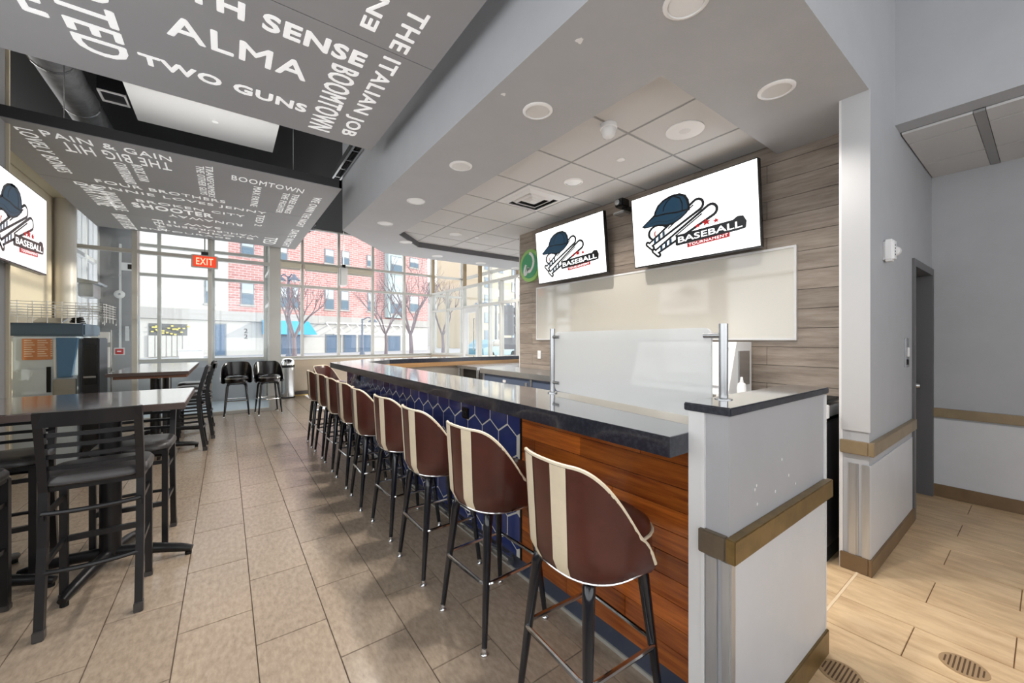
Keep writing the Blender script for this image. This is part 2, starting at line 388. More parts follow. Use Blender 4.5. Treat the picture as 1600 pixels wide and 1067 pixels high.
# ---- left side
wl = S(MB().box(-1.75, -1.52, 4.2, 5.25, 0, 4.3).build('wall_left', 'paint_dark'), 'grey side wall carrying the left screen')
MB().box(-1.75, -1.52, -2.5, 4.2, 0, .88).build('knee_section', 'paint_dark', wl)
MB().box(-1.75, -1.52, -2.5, 4.2, 3.7, 4.3).build('head_section', 'paint_dark', wl)
MB().box(-1.76, -1.50, 5.25, 5.275, 0, 4.3).build('corner_bead', 'tan_wall', wl)
wo = S(MB().box(-2.35, -2.05, 5.25, 9.3, 0, 3.62).build('wall_alcove', 'tan_wall'), 'sunlit tan wall of the left window bay')
MB().box(-2.05, -1.75, 5.26, 9.2, 3.50, 3.60, .004).build('lintel_ledge', mat('cream_ledge', (232, 226, 206), .5), wo)
MB().box(-2.30, -2.10, 5.25, 9.3, 3.62, 3.68).build('sill_rail', 'alu', wo)
S(MB().box(-2.35, -1.75, 5.2, 5.26, 0, 4.3).build('wall_return', 'tan_wall'), 'tan return wall behind the drinks station')
S(MB().box(-2.10, -1.50, YW-.05, YW+.15, 0, 4.3).build('wall_vestibule', 'paint_dark'), 'grey wall strip with alarm devices beside the entrance')
S(MB().box(-2.35, -2.05, 10.85, YW+.15, 0, 4.3).build('wall_pier', 'paint_dark'), 'grey pier at the far end of the side windows')
vf = S(MB().box(-2.05, .77, 9.30, YW, -.004, .008).build('floor_vestibule', 'mat_floor'), 'pale floor of the entrance vestibule')

# ---- glazing
def glaze(name, label, org, u, us, zs, fw=.05, fd=.09, m='alu', gm='glass', skip=(), thick_first=None, solid=None):
    """org + u*s horizontally; us mullion positions, zs transom heights"""
    org, u = Vector(org), Vector(u).normalized(); n = Vector((-u.y, u.x, 0))
    def bx(s0, s1, z0, z1, d0, d1):
        mb = MB(); p = [org+u*s+n*d+Vector((0, 0, z)) for z in (z0, z1) for d in (d0, d1) for s in (s0, s1)]
        return mb.add(p, [(0, 2, 3, 1), (4, 5, 7, 6), (0, 1, 5, 4), (2, 6, 7, 3), (0, 4, 6, 2), (1, 3, 7, 5)])
    root = S(bx(us[0], us[-1], zs[0]-fw/2, zs[0]+fw/2, -fd/2, fd/2).build(name, m), label)
    for i, s in enumerate(us):
        ww = fw if not thick_first or i not in thick_first else thick_first[i]
        bx(s-ww/2, s+ww/2, zs[0], zs[-1], -fd/2-.004, fd/2+.004).build('mullion', m, root)
    for z in zs[1:]:
        bx(us[0], us[-1], z-fw/2, z+fw/2, -fd/2, fd/2).build('transom', m, root)
    for i in range(len(us)-1):
        for j in range(len(zs)-1):
            if (i, j) in skip: continue
            bx(us[i]+fw/2, us[i+1]-fw/2, zs[j]+fw/2, zs[j+1]-fw/2, -.004, .004).build('pane', gm, root)
    return root
px = lambda x: at(x, 530, Y=YW).x
U = [px(424), px(472), px(529), px(582), px(631), px(674), px(722)]
w1 = glaze('window_1', 'tall gridded window wall facing the brick building', (0, YW, 0), (1, 0, 0), U, [.97, 2.78, 3.38, 4.3], .06, .10)
kw = S(MB().box(.80, px(722), YW-.06, YW+.12, 0, .94).build('wall_front', 'knee'), 'taupe knee wall under the front windows')
MB().box(.80, 5.1, YW-.085, YW-.06, .03, .11).build('skirting', 'dark_base', kw); MB().box(.80, 5.1, YW-.11, YW-.06, 0, .03).build('shoe_strip', 'gold_strip', kw)
MB().box(.78, px(674), YW-.14, YW+.02, .915, .955, .004).build('window_sill', 'alu', kw)
V = [-1.50, px(249), px(333), .77]
w2 = glaze('window_2', 'outer entrance glazing looking to the white shopfronts', (0, YW, 0), (1, 0, 0), V, [.97, 2.80, 3.42, 4.3], .06, .10)
S(MB().box(-1.5, .77, YW-.05, YW+.1, 0, .94).build('wall_entrance', mat('pale_grey_panel', (178, 180, 184), .5)), 'pale grey panel below the entrance glazing')
py = lambda x: at(x, 530, Y=9.25).x
w3 = glaze('window_3', 'inner vestibule glazing running down to the floor', (0, 9.25, 0), (1, 0, 0), [-2.02, py(211), py(328), .80], [.03, 2.93, 4.3], .06, .10, 'alu', 'glass_in', thick_first={3: .20, 1: .07})
w4 = glaze('window_4', 'side windows in the left end of the vestibule', (-2.05, 9.3, 0), (0, 1, 0), [.02, .78, 1.5], [.9, 1.95, 2.9, 4.3], .07, .10, 'white_trim')
S(MB().box(-2.12, -1.98, 9.3, 10.85, 0, .9).build('wall_side', 'tan_wall'), 'tan wall under the vestibule side windows')
w5x = 5.13
pp = lambda x: at(x, 530, X=w5x).y
PY = sorted([pp(x) for x in (810, 784, 750, 726, 699, 677)])
w5 = glaze('window_5', 'glazed partition between the bar and the side porch', (w5x, 0, 0), (0, 1, 0), [4.2, 5.4]+PY, [1.0, 2.27, 2.80], .06, .09, 'alu', 'glass_in', skip=((4, 0),))
for s in (PY[0], PY[2], PY[3], PY[5]): MB().box(w5x-.04, w5x+.04, s-.035, s+.035, 2.83, 4.3).build('upper_post', 'alu_tan', w5)
S(MB().box(w5x-.06, w5x+.06, 4.2, YW, 0, .97).build('wall_partition', 'knee'), 'low wall under the glazed partition')
# partition door
da, db = PY[2], PY[3]
d2 = S(MB().box(w5x-.05, w5x+.05, da+.03, da+.13, .97, 2.24).build('door_2', 'white_trim'), 'pale aluminium glass door in the partition')
MB().box(w5x-.05, w5x+.05, db-.13, db-.03, .97, 2.24).build('stile', 'white_trim', d2)
MB().box(w5x-.05, w5x+.05, da+.13, db-.13, 2.12, 2.24).build('top_rail', 'white_trim', d2)
MB().box(w5x-.005, w5x+.005, da+.13, db-.13, .97, 2.12).build('pane', 'glass_in', d2)
MB().tube([(w5x-.05, da+.16, 1.15), (w5x-.09, da+.16, 1.15), (w5x-.09, da+.16, 1.95), (w5x-.05, da+.16, 1.95)], .012, 8).build('pull_handle', 'steel', d2, True)
# outer glazing of the side porch
w6 = glaze('window_6', 'outer porch glazing seen through the partition', (px(722), 0, 0), (0, 1, 0), [3.6, 5.2, 6.6, 8.0, 9.6, YW], [.3, 2.45, 3.38, 4.3], .08, .10, 'alu')
S(MB().box(5.6, px(722)+.1, 6.0, 8.0, 3.25, 4.3).build('wall_bulkhead', 'knee'), 'tan bulkhead hanging over the side porch')
# vestibule right side
w7 = glaze('window_7', 'narrow glazed side of the vestibule with a door', (.80, 9.3, 0), (0, 1, 0), [.06, .95, 1.98], [.03, 2.2, 2.93, 4.3], .07, .08, 'alu', 'glass_in')
MB().box(.75, .79, 9.55, 9.58, .95, 1.25).build('door_pull', 'steel', w7)
# daylight windows behind and beside the camera
w8 = glaze('window_8', 'wide side windows beside the near table', (-1.63, 0, 0), (0, 1, 0), [-2.4, -1.1, .2, 1.5, 2.8, 4.15], [.9, 2.7, 3.68], .06, .10)
w9 = glaze('window_9', 'wide windows in the wall behind the photographer', (0, -2.55, 0), (1, 0, 0), [-1.5, -.2, 1.1, 2.4, 3.7], [.9, 2.7, 3.68], .06, .10)
bw = S(MB().box(-1.75, 5.38, -2.65, -2.5, 0, .88).build('wall_rear', 'paint'), 'grey wall behind the photographer')
MB().box(-1.75, 5.38, -2.65, -2.5, 3.7, 4.3).build('head_section', 'paint', bw); MB().box(3.7, 5.38, -2.65, -2.5, .88, 3.7).build('pier', 'paint', bw); MB().box(-1.75, -1.5, -2.65, -2.5, .88, 3.7).build('pier', 'paint', bw)
S(MB().box(-1.75, 3.95, -2.65, .64, 4.3, 4.45).build('ceiling', mat('white_ceiling', (214, 214, 214), .8)), 'plain high ceiling over the near end of the room')
# columns on the left
cl = S(MB().lathe([(.11, 0), (.11, 3.5)], (-1.93, 8.65, 0), 24).build('column_1', mat('white_pipe_column', (222, 218, 210), .4), None, True), 'round off-white column in the left window bay')
# roller shades on the first three bays
for i in range(3):
    b = empty('roller_shade', ((U[i]+U[i+1])/2, YW-.1, 3.2), ['beige roller shade rolled up in the window bay by the vestibule post', 'beige roller shade rolled up in the second window bay', 'beige roller shade rolled up in the third window bay behind hanging speaker'][i], 'shade', 'roller shades over the front windows')
    MB().box(U[i]+.035, U[i+1]-.035, YW-.16, YW-.05, 3.22, 3.34, .008).build('cassette', mat('beige_shade', (196, 188, 172), .6), b)
    MB().box(U[i]+.05, U[i+1]-.05, YW-.10, YW-.085, 3.17, 3.22).build('hem_bar', 'alu', b)
# ============================================================ half wall at the bar's end
hw = S(MB().box(1.30, 2.195, .605, .735, 0, 1.176).build('wall_half', 'paint_half'), 'grey half wall closing the near end of the bar')
MB().box(1.285, 2.215, .592, .750, 1.176, 1.202, .003).build('cap', 'granite', hw); MB().box(1.288, 2.212, .595, .747, 1.2018, 1.2035).build('polished_face', 'granite_top', hw)
MB().box(1.293, 1.301, .69, .737, 0, 1.175).build('corner_trim', 'white_trim', hw)
MB().box(1.290, 1.301, .68, .692, 0, 1.175).build('corner_bead', 'white_trim', hw)
MB().box(1.277, 2.21, .575, .606, .713, .790, .003).build('bumper_rail', 'bronze', hw)
MB().box(1.277, 1.301, .6065, .695, .713, .790, .003).build('bumper_rail', mat('aged_bronze', (120, 108, 92), .35, .5, var=.25, scale=8), hw)
MB().box(1.31, 2.18, .597, .606, .11, .705).build('wainscot', 'panel_white', hw)
for a, b in ((.640, .676), (.600, .622)): MB().box(1.291, 1.301, a, b, 0, .705).build('corner_guard', 'metal_guard', hw)
MB().box(1.296, 1.322, .595, .606, 0, .705).build('corner_guard', 'metal_guard', hw)
MB().box(2.188, 2.202, .597, .737, .11, 1.17).build('end_guard', 'white_trim', hw)
MB().box(1.285, 2.205, .588, .606, 0, .11, .003).build('skirting', 'bronze', hw)
for i in range(7):
    x, z = 1.46+rnd.random()*.6, .83+rnd.random()*.16
    MB().lathe([(.006, 0), (.004, .0015)], (0, 0, 0), 8, 'y').build('paint_chip', 'white', hw, loc=(0, 0, 0)).location = (x, .603, z)

# ============================================================ bar
bc = empty('bar_counter', (1.4, 3.3, 1.03), 'long polished black granite bar top with angled far corner', 'counter')
BT = [(1.18, .737), (1.18, 5.95), (1.95, 6.70), (5.05, 6.70), (5.05, 6.24), (2.12, 6.24), (1.65, 5.78), (1.65, .737)]
MB().flat(BT, 1.03, 1.097).build('bar_top', 'granite', bc); MB().flat(BT, 1.097, 1.10).build('polished_face', 'granite_top', bc)
MB().flat([(2.12, 6.24), (1.65, 5.78), (1.65, .76), (1.63, .76), (1.63, 5.79), (2.11, 6.26), (5.05, 6.26), (5.05, 6.24)], .96, 1.03).build('inner_fascia', 'oak', bc)
bf = empty('bar_cabinet', (1.5, 3.3, 0), 'bar front of navy hexagon tiles and varnished wood planks', 'bar')
YH = 1.873; YE = 6.05
MB().box(XP+.0025, XP+.12, YH, YE, .10, 1.03).build('core', 'hexgrout', bf)
MB().box(XP+.013, XP+.12, .737, YH, .10, 1.03).build('backing', 'black', bf)
MB().flat([(XP+.0025, YE), (2.0, 6.54), (5.0, 6.54), (5.0, 6.40), (2.1, 6.40), (XP+.12, YE-.05)], .10, 1.03).build('return_core', 'hexgrout', bf)
MB().box(XP+.004, XP+.06, .737, YE, 0, .10).build('plinth', 'plinth', bf)
MB().box(XP-.004, XP+.006, .737, YE, 0, .018).build('plinth_trim', 'alu', bf)
MB().box(XP-.004, XP+.02, YH-.012, YH+.003, .10, 1.03).build('edge_trim', 'black_metal', bf)
MB().tube([(XP-.06, YH+.02, .10), (XP-.06, YE, .10)], .024, 12).build('foot_rail', 'steel', bf, True)
for y in (1.95, 2.9, 3.9, 4.9, 5.95): MB().box(XP-.065, XP+.01, y-.012, y+.012, .09, .11).build('rail_bracket', 'steel', bf)
# wood planks
pr = .0925
for r in range(10):
    z0 = .10+r*pr; ys = [.74]; off = [.38, .75, .2, .55, .9, .3, .68, .12, .48, .83][r]
    ys += [YH-.012-off, YH-.012] if .1 < off < 1.0 else [YH-.012]
    for a, b in zip(ys, ys[1:]):
        MB().box(XP, XP+.014, a+.001, b-.001, z0+.0012, z0+pr-.0012, .001).build('plank', 'wood', bf)
# hexagons, shared mesh where whole
W = .20; Sd = W/math.sqrt(3); gpx = .011
def hexpoly(cy, cz, w):
    s = w/math.sqrt(3); return [(cy+s*math.cos(R(a))*1, cz+s*math.sin(R(a))) for a in (30, 90, 150, 210, 270, 330)]
hm = MB().prism(hexpoly(0, 0, W-gpx), lambda u, v, d: (d, u, v), 0, .004).mesh('hex_tile'); hm.materials.append(M['hex'])
for r in range(7):
    cz = 1.03-.085-r*1.5*Sd
    for c in range(-1, 22):
        cy = 2.012+.10+W*c+(W/2 if r % 2 else 0)
        p0 = hexpoly(cy, cz, W-gpx); p = clip(p0, YH+.004, YE, .10, 1.03)
        if len(p) < 3: continue
        a = sum(p[i-1][0]*p[i][1]-p[i][0]*p[i-1][1] for i in range(len(p)))/2
        if abs(a) < .0004: continue
        whole = all(abs(q[0]-s[0])+abs(q[1]-s[1]) < 1e-6 for q, s in zip(sorted(p), sorted(p0))) and len(p) == 6
        if whole: inst(hm, 'hex_tile', bf, (XP, cy, cz))
        else: MB().prism(p, lambda u, v, d: (d, u, v), XP, XP+.004).build('hex_tile', 'hex', bf)
# chamfer tiles
cx, cy_ = Vector((XP+.0025, YE, 0)), Vector((2.0, 6.54, 0)); du = (cy_-cx).normalized(); nn = Vector((-du.y, du.x, 0))
for r in range(6):
    for c in range(0, 5):
        p = clip(hexpoly(.1+W*c+(W/2 if r % 2 else 0), 1.03-.085-r*1.5*Sd, W-gpx), 0, .74, .1, 1.03)
        if len(p) >= 3: MB().prism(p, lambda u, v, d: cx+du*u+nn*d+Vector((0, 0, v)), -.001, .0025).build('hex_tile', 'hex', bf)
for (x, y, lab) in ((728, 645, 'n'), (561, 590, 'f')):
    p = at(x, y, X=XP); ot = MB().box(XP-.010, XP+.001, p.y-.045, p.y+.045, p.z-.06+.02, p.z+.06-.02, .002).build('outlet_plate', 'black_metal', bf)
    for s in (-.02, .02): MB().box(XP-.013, XP-.009, p.y+s-.012, p.y+s+.012, p.z-.02, p.z+.02).build('socket', 'black', ot)

# sneeze guard
sg = empty('glass_guard', (1.52, 1.2, 1.10), 'glass guard with painted white haze on two steel posts at the bar end', 'glass guard')
P2, P1 = Vector((1.462, .70, 0)), Vector((1.585, 1.76, 0))
MB().tube([(P2.x, P2.y, 1.20), (P2.x, P2.y, 1.478)], .0155, 16).build('post', 'steel', sg, True)
MB().tube([(P1.x, P1.y, 1.10), (P1.x, P1.y, 1.485)], .0155, 16).build('post', 'steel', sg, True)
for P_, z in ((P2, 1.20), (P1, 1.10)): MB().lathe([(.03, 0), (.03, .006), (.017, .010)], (P_.x, P_.y, z), 16).build('base_flange', 'steel', sg, True)
d = (P1-P2).normalized(); a, b = P2+d*.045, P1-d*.03; L_ = (b-a).length; nq = Vector((-d.y, d.x, 0))
def rrect(u0, u1, v0, v1, r, n=5):
    out = []
    for cxx, cyy, st in ((u1-r, v1-r, 0), (u0+r, v1-r, 90), (u0+r, v0+r, 180), (u1-r, v0+r, 270)):
        out += [(cxx+r*math.cos(R(st+90*i/n)), cyy+r*math.sin(R(st+90*i/n))) for i in range(n+1)]
    return out
MB().prism(rrect(0, L_, 1.118, 1.465, .03), lambda u, v, q: a+d*u+nq*q+Vector((0, 0, v)), -.005, .005).build('glass_pane', 'guard_haze', sg)
for P_, sgn in ((P2, 1), (P1, -1)):
    for z in (1.165, 1.435):
        MB().tube([Vector((P_.x, P_.y, z)), Vector((P_.x, P_.y, z))+d*sgn*.075], .011, 10).build('clamp', 'steel', sg, True)

# ============================================================ stools
def superloop(rx, ry, e, n=32):
    out = []
    for k in range(n):
        a = 2*math.pi*k/n; c, s = math.cos(a), math.sin(a)
        out.append((rx*math.copysign(abs(c)**(2/e), c), ry*math.copysign(abs(s)**(2/e), s)))
    return out
def make_stool(name, label, vinyl, group, stripes=True, pipe='cream'):
    t = empty(name, (0, 0, 0), label, 'bar stool', group)
    # seat: domed cushion
    prof = [(.80, .615), (.95, .625), (1.0, .65), (1.0, .70), (.96, .735), (.80, .757), (.4, .768), (.02, .770)]
    base = superloop(.200, .186, 2.6, 32); mb = MB(); n = 32
    mb.add([Vector((.038+x*k, y*k, z)) for k, z in prof for x, y in base], [(i*n+j, i*n+(j+1) % n, (i+1)*n+(j+1) % n, (i+1)*n+j) for i in range(len(prof)-1) for j in range(n)]+[tuple(range(n))[::-1], tuple(range(7*n, 8*n))])
    mb.build('seat', vinyl, t, True)
    MB().tube([(.038+x*1.005, y*1.005, .708) for x, y in base], .006, 6, True).build('seat_piping', pipe, t, True)
    PH = 100
    def top(ph):
        q = abs(ph)
        s = max(0, (q-24)/(PH-24)); return .995-.345*s**2.2
    def rad(ph, f): # radius grows a little to the top
        return (.218+.022*f, .226+.022*f)
    def pt(ph, f, off=0):
        z0, z1 = .612, top(ph); rx, ry = rad(ph, f)
        if f < .12: rx -= .02*(1-f/.12); ry -= .02*(1-f/.12)
        a = R(ph); x, y = -math.cos(a), math.sin(a)
        e = 2/2.6; x = math.copysign(abs(x)**e, x); y = math.copysign(abs(y)**e, y)
        return Vector((.02+x*(rx+off), y*(ry+off), z0+(z1-z0)*f))
    N1, N2 = 41, 9; th = .026
    def shell(u, v): # closed strip: outer up then inner down
        ph = -PH+2*PH*u
        if v <= .5: return pt(ph, v*2)
        return pt(ph, 2-2*v, -th)
    mb = MB(); nv = 18; vs = []
    for i in range(N1):
        ph = -PH+2*PH*i/(N1-1)
        for j in range(nv):
            vs.append(pt(ph, j/(nv/2-1)) if j < nv/2 else pt(ph, (nv-1-j)/(nv/2-1), -th))
    fs = [(i*nv+j, (i+1)*nv+j, (i+1)*nv+(j+1) % nv, i*nv+(j+1) % nv) for i in range(N1-1) for j in range(nv)]
    fs += [tuple(range(nv)), tuple(range((N1-1)*nv, N1*nv))[::-1]]
    mb.add(vs, fs); bk = mb.build('backrest', vinyl, t, True)
    MB().tube([pt(-PH+2*PH*i/48, 1, -.006)+Vector((0, 0, .003)) for i in range(49)], .0075, 6).build('back_piping', pipe, bk, True)
    MB().tube([pt(-PH+2*PH*i/48, .0, .003) for i in range(49)], .004, 6).build('lower_piping', 'chrome', bk, True)
    if stripes:
        for i0, i1 in ((16, 19), (22, 25)):
            mb = MB(); nu, nw = i1-i0+1, 9; st_ = 2*PH/(N1-1)
            ang = lambda i: -PH+st_*(i0+i)
            vs = [pt(ang(i), j/(nw-1), .0022) for i in range(nu) for j in range(nw)]
            mb.add(vs, [(i*nw+j, (i+1)*nw+j, (i+1)*nw+j+1, i*nw+j+1) for i in range(nu-1) for j in range(nw-1)])
            mb.build('stripe', 'cream', bk, True)
    MB().box(-.13, .14, -.135, .135, .592, .614, .004).build('mount_plate', 'black_metal', t)
    for sx in (-1, 1):
        for sy in (-1, 1):
            lg = MB().tube([(sx*.10, sy*.11, .60), (sx*.128, sy*.135, .585), (sx*.138, sy*.143, .55), (sx*.188, sy*.188, .03)], [.021, .0225, .022, .0125], 10).build('leg', 'legblack', t, True)
            MB().lathe([(.013, .034), (.014, .01), (.018, .006), (.018, 0)], (sx*.1895, sy*.1895, 0), 10).build('foot_cap', 'chrome', lg, True)
    q = .166; r = .03; path = []
    for cxx, cyy, st in ((q-r, q-r, 0), (-q+r, q-r, 90), (-q+r, -q+r, 180), (q-r, -q+r, 270)):
        path += [(cxx+(r+.012)*math.cos(R(st+90*i/4)), cyy+(r+.012)*math.sin(R(st+90*i/4)), .30) for i in range(5)]
    MB().tube(path, .0095, 8, True).build('footrest_ring', 'chrome', t, True)
    return t
WORDS = ['nearest to the camera beside the half wall', 'second from the half wall', 'third from the half wall', 'fourth from the half wall', 'fifth from the half wall', 'sixth from the half wall', 'seventh from the half wall', 'eighth from the half wall', 'ninth and last in the straight row']
st = make_stool('bar_stool', 'brown vinyl bar stool with two cream stripes, nearest to the camera beside the half wall', 'brown_vinyl', 'brown striped stools along the bar')
def turn(o, x, y, rz): o.location = (x, y, 0); o.rotation_euler = (0, 0, R(rz))
protos = [(1.12, 1.04, -3), (1.12, 1.70, 3), (1.11, 2.32, 0), (1.12, 2.93, 2), (1.10, 3.54, -3), (1.11, 4.13, 1), (1.11, 4.72, 0), (1.11, 5.30, 2), (1.10, 5.86, -2)]
kids = [st]
for i in range(1, 9): kids.append(copy_tree(st))
for i, (o, p) in enumerate(zip(kids, protos)):
    turn(o, *p)
    if i: o['label'] = 'brown vinyl bar stool with two cream stripes, '+WORDS[i]
o = copy_tree(st); turn(o, 1.36, 6.83, -45); o['label'] = 'brown vinyl bar stool drawn up to the angled far corner of the bar'
bs = make_stool('bar_stool', 'glossy black bar stool facing the room, left of the pair by the vestibule glass', 'black_vinyl', 'black bar stools by the windows', False, 'chrome')
turn(bs, .165, 8.93, -92)
o = copy_tree(bs); turn(o, .66, 8.84, -84); o['label'] = 'glossy black bar stool facing the room, right of the pair next to the trash can'

# ============================================================ high chairs and tables
def make_chair(label):
    """ladder-back counter chair, faces +Y, origin under the seat"""
    t = empty('ladder_back_chair', (0, 0, 0), label, 'chair', 'black ladder-back counter chairs')
    hx = .172
    for s in (-1, 1):
        mb = MB(); path = [(s*hx, -.205, 0), (s*hx, -.15, .42), (s*hx, -.135, .68), (s*hx, -.165, .85), (s*hx, -.225, 1.075)]
        sec = .016
        for i in range(len(path)):
            pass
        vs = []; 
        for (x, y, z) in path: vs += [(x-.016, y-.02, z), (x+.016, y-.02, z), (x+.016, y+.02, z), (x-.016, y+.02, z)]
        fs = [(i*4+k, i*4+(k+1) % 4, (i+1)*4+(k+1) % 4, (i+1)*4+k) for i in range(len(path)-1) for k in range(4)]+[(3, 2, 1, 0), (16, 17, 18, 19)]
        mb.add(vs, fs); lg = mb.build('leg', 'black_metal', t)
        MB().box(s*hx-.019, s*hx+.019, -.229, -.181, 0, .05, .003).build('foot_cap', 'grey_vinyl', lg)
        fl_ = MB().box(s*hx-.016, s*hx+.016, .165, .20, 0, .69, .002).build('leg', 'black_metal', t)
        MB().box(s*hx-.019, s*hx+.019, .162, .203, 0, .03, .003).build('foot_cap', 'grey_vinyl', fl_)
    def yb(z): return -.165-(z-.85)*.2667 if z > .85 else -.135-(z-.68)*.1765
    for z in (.795, .852, .908, .962):
        pts = []
        for i in range(9):
            u = -1+2*i/8; pts.append((u*hx, yb(z)-.028*(1-u*u), z))
        mb = MB(); vs = []
        for (x, y, zz) in pts: vs += [(x, y-.006, zz-.010), (x, y+.006, zz-.010), (x, y+.006, zz+.010), (x, y-.006, zz+.010)]
        mb.add(vs, [(i*4+k, i*4+(k+1) % 4, (i+1)*4+(k+1) % 4, (i+1)*4+k) for i in range(8) for k in range(4)]+[(3, 2, 1, 0), (32, 33, 34, 35)]).build('slat', 'black_metal', t)
    mb = MB(); vs = []
    for i in range(9):
        u = -1+2*i/8; x = u*(hx+.016); y0 = -.212-.028*(1-u*u)
        vs += [(x, y0-.012, 1.005), (x, y0+.018, 1.005), (x, y0+.002, 1.078), (x, y0-.024, 1.078)]
    mb.add(vs, [(i*4+k, i*4+(k+1) % 4, (i+1)*4+(k+1) % 4, (i+1)*4+k) for i in range(8) for k in range(4)]+[(3, 2, 1, 0), (32, 33, 34, 35)]).build('top_rail', 'black_metal', t)
    prof = [(.94, .698), (1.0, .708), (1.0, .728), (.93, .748), (.7, .757), (.3, .760), (.02, .760)]; base = superloop(.205, .195, 4.5, 32); n = 32
    MB().add([Vector((x*k, .025+y*k, z)) for k, z in prof for x, y in base], [(i*n+j, i*n+(j+1) % n, (i+1)*n+(j+1) % n, (i+1)*n+j) for i in range(6) for j in range(n)]+[tuple(range(n))[::-1], tuple(range(6*n, 7*n))]).build('seat', 'grey_vinyl', t, True)
    MB().box(-.185, .185, -.135, .195, .672, .70, .004).build('seat_frame', 'black_metal', t)
    for z in (.56, .32):
        for s in (-1, 1): MB().box(s*hx-.008, s*hx+.008, -.175, .18, z-.012, z+.012).build('stretcher', 'black_metal', t)
    MB().tube([(u*hx, -.165-.03*(1-u*u), .58) for u in [-1+2*i/8 for i in range(9)]], .012, 8).build('stretcher', 'black_metal', t, True)
    MB().tube([(u*hx, -.172-.03*(1-u*u), .30) for u in [-1+2*i/8 for i in range(9)]], .012, 8).build('stretcher', 'black_metal', t, True)
    MB().box(-hx, hx, .172, .196, .305, .335).build('footrest', 'black_metal', t); MB().box(-hx, hx, .175, .19, .60, .625).build('stretcher', 'black_metal', t)
    return t
ch = make_chair('black ladder-back counter chair nearest the camera, drawn up to the near table')
turn(ch, -.545, 3.02, 1)
for x, y, r, lab in ((-1.12, 3.06, -4, 'black ladder-back counter chair cut off by the left edge at the near table'),
                     (-.50, 3.74, 178, 'black ladder-back counter chair across the near table, facing the camera, by its right end'),
                     (-1.10, 3.74, 181, 'black ladder-back counter chair across the near table, facing the camera, by the wall'),
                     (-.42, 6.55, 90, 'black ladder-back counter chair seen edge-on at the near end of the far table'),
                     (-.36, 7.25, 92, 'black ladder-back counter chair seen edge-on at the middle of the far table'),
                     (-.38, 7.95, 88, 'black ladder-back counter chair seen edge-on at the far end of the far table')):
    o = copy_tree(ch); turn(o, x, y, r); o['label'] = lab
    if 3.7 < y < 3.8: o.scale = (1, 1, .963)
def make_table(name, label, x0, x1, y0, y1, posts, apron=None, rot=-16):
    t = empty(name, ((x0+x1)/2, (y0+y1)/2, 0), label, 'table', 'brown-topped high dining tables')
    MB().box(x0, x1, y0, y1, 1.006, 1.046, .003).build('table_top', 'table', t)
    MB().box(x0-.002, x1+.002, y0-.002, y1+.002, 1.008, 1.041).build('edge_band', 'table_edge', t)
    if apron: MB().box(x0+.05, x1-.02, y0+.05, y1-.05, .972, 1.006).build('apron', apron, t)
    for (x, y) in posts:
        MB().tube([(x, y, .07), (x, y, .99)], .052, 16).build('column', 'black_metal', t, True)
        MB().box(x-.22, x+.22, y-.22, y+.22, .975, .992).build('mounting_plate', 'black_metal', t)
        for k in range(4):
            a = R(rot+90*k); c, s = math.cos(a), math.sin(a)
            ft = MB().tube([(x+c*.03, y+s*.03, .085), (x+c*.2, y+s*.2, .075), (x+c*.36, y+s*.36, .05), (x+c*.42, y+s*.42, .035)], [.034, .032, .027, .02], 10).build('foot', 'black_metal', t, True)
            MB().lathe([(.018, 0), (.018, .02)], (x+c*.40, y+s*.40, 0), 10).build('glide', 'black', ft)
    return t
make_table('dining_table', 'near high table with brown glossy top on a black pedestal', -1.46, -.20, 3.05, 3.95, [(-.586, 3.48), (-1.2, 3.5)])
make_table('dining_table', 'far long high table with brown glossy top before the vestibule', -1.06, -.36, 6.05, 8.3, [(-.71, 6.6), (-.71, 7.75)], 'table_wood', 10)
# ============================================================ screens with the tournament picture
def star(cx, cy, r, rot=90):
    return [(cx+(r if i % 2 == 0 else r*.42)*math.cos(R(rot+36*i)), cy+(r if i % 2 == 0 else r*.42)*math.sin(R(rot+36*i))) for i in range(10)]
def disc(cx, cy, r, n=24): return [(cx+r*math.cos(2*math.pi*i/n), cy+r*math.sin(2*math.pi*i/n)) for i in range(n)]
def arcband(cx, cy, r0, r1, a0, a1, n=14):
    return [(cx+r1*math.cos(R(a0+(a1-a0)*i/n)), cy+r1*math.sin(R(a0+(a1-a0)*i/n))) for i in range(n+1)]+[(cx+r0*math.cos(R(a1-(a1-a0)*i/n)), cy+r0*math.sin(R(a1-(a1-a0)*i/n))) for i in range(n+1)]
def capsule(x0, y0, x1, y1, r0, r1, n=8):
    a = math.atan2(y1-y0, x1-x0); out = []
    for i in range(n+1): t = a-math.pi/2+math.pi*i/n; out.append((x1+r1*math.cos(t), y1+r1*math.sin(t)))
    for i in range(n+1): t = a+math.pi/2+math.pi*i/n; out.append((x0+r0*math.cos(t), y0+r0*math.sin(t)))
    return out
def ribbon(pts, w):
    L, Rr = [], []
    for i, p in enumerate(pts):
        a, b = Vector(pts[max(i-1, 0)]), Vector(pts[min(i+1, len(pts)-1)]); t = (b-a).normalized(); n = Vector((-t.y, t.x))
        ww = w[i] if isinstance(w, (list, tuple)) else w
        L.append((p[0]+n.x*ww/2, p[1]+n.y*ww/2)); Rr.append((p[0]-n.x*ww/2, p[1]-n.y*ww/2))
    return L, Rr
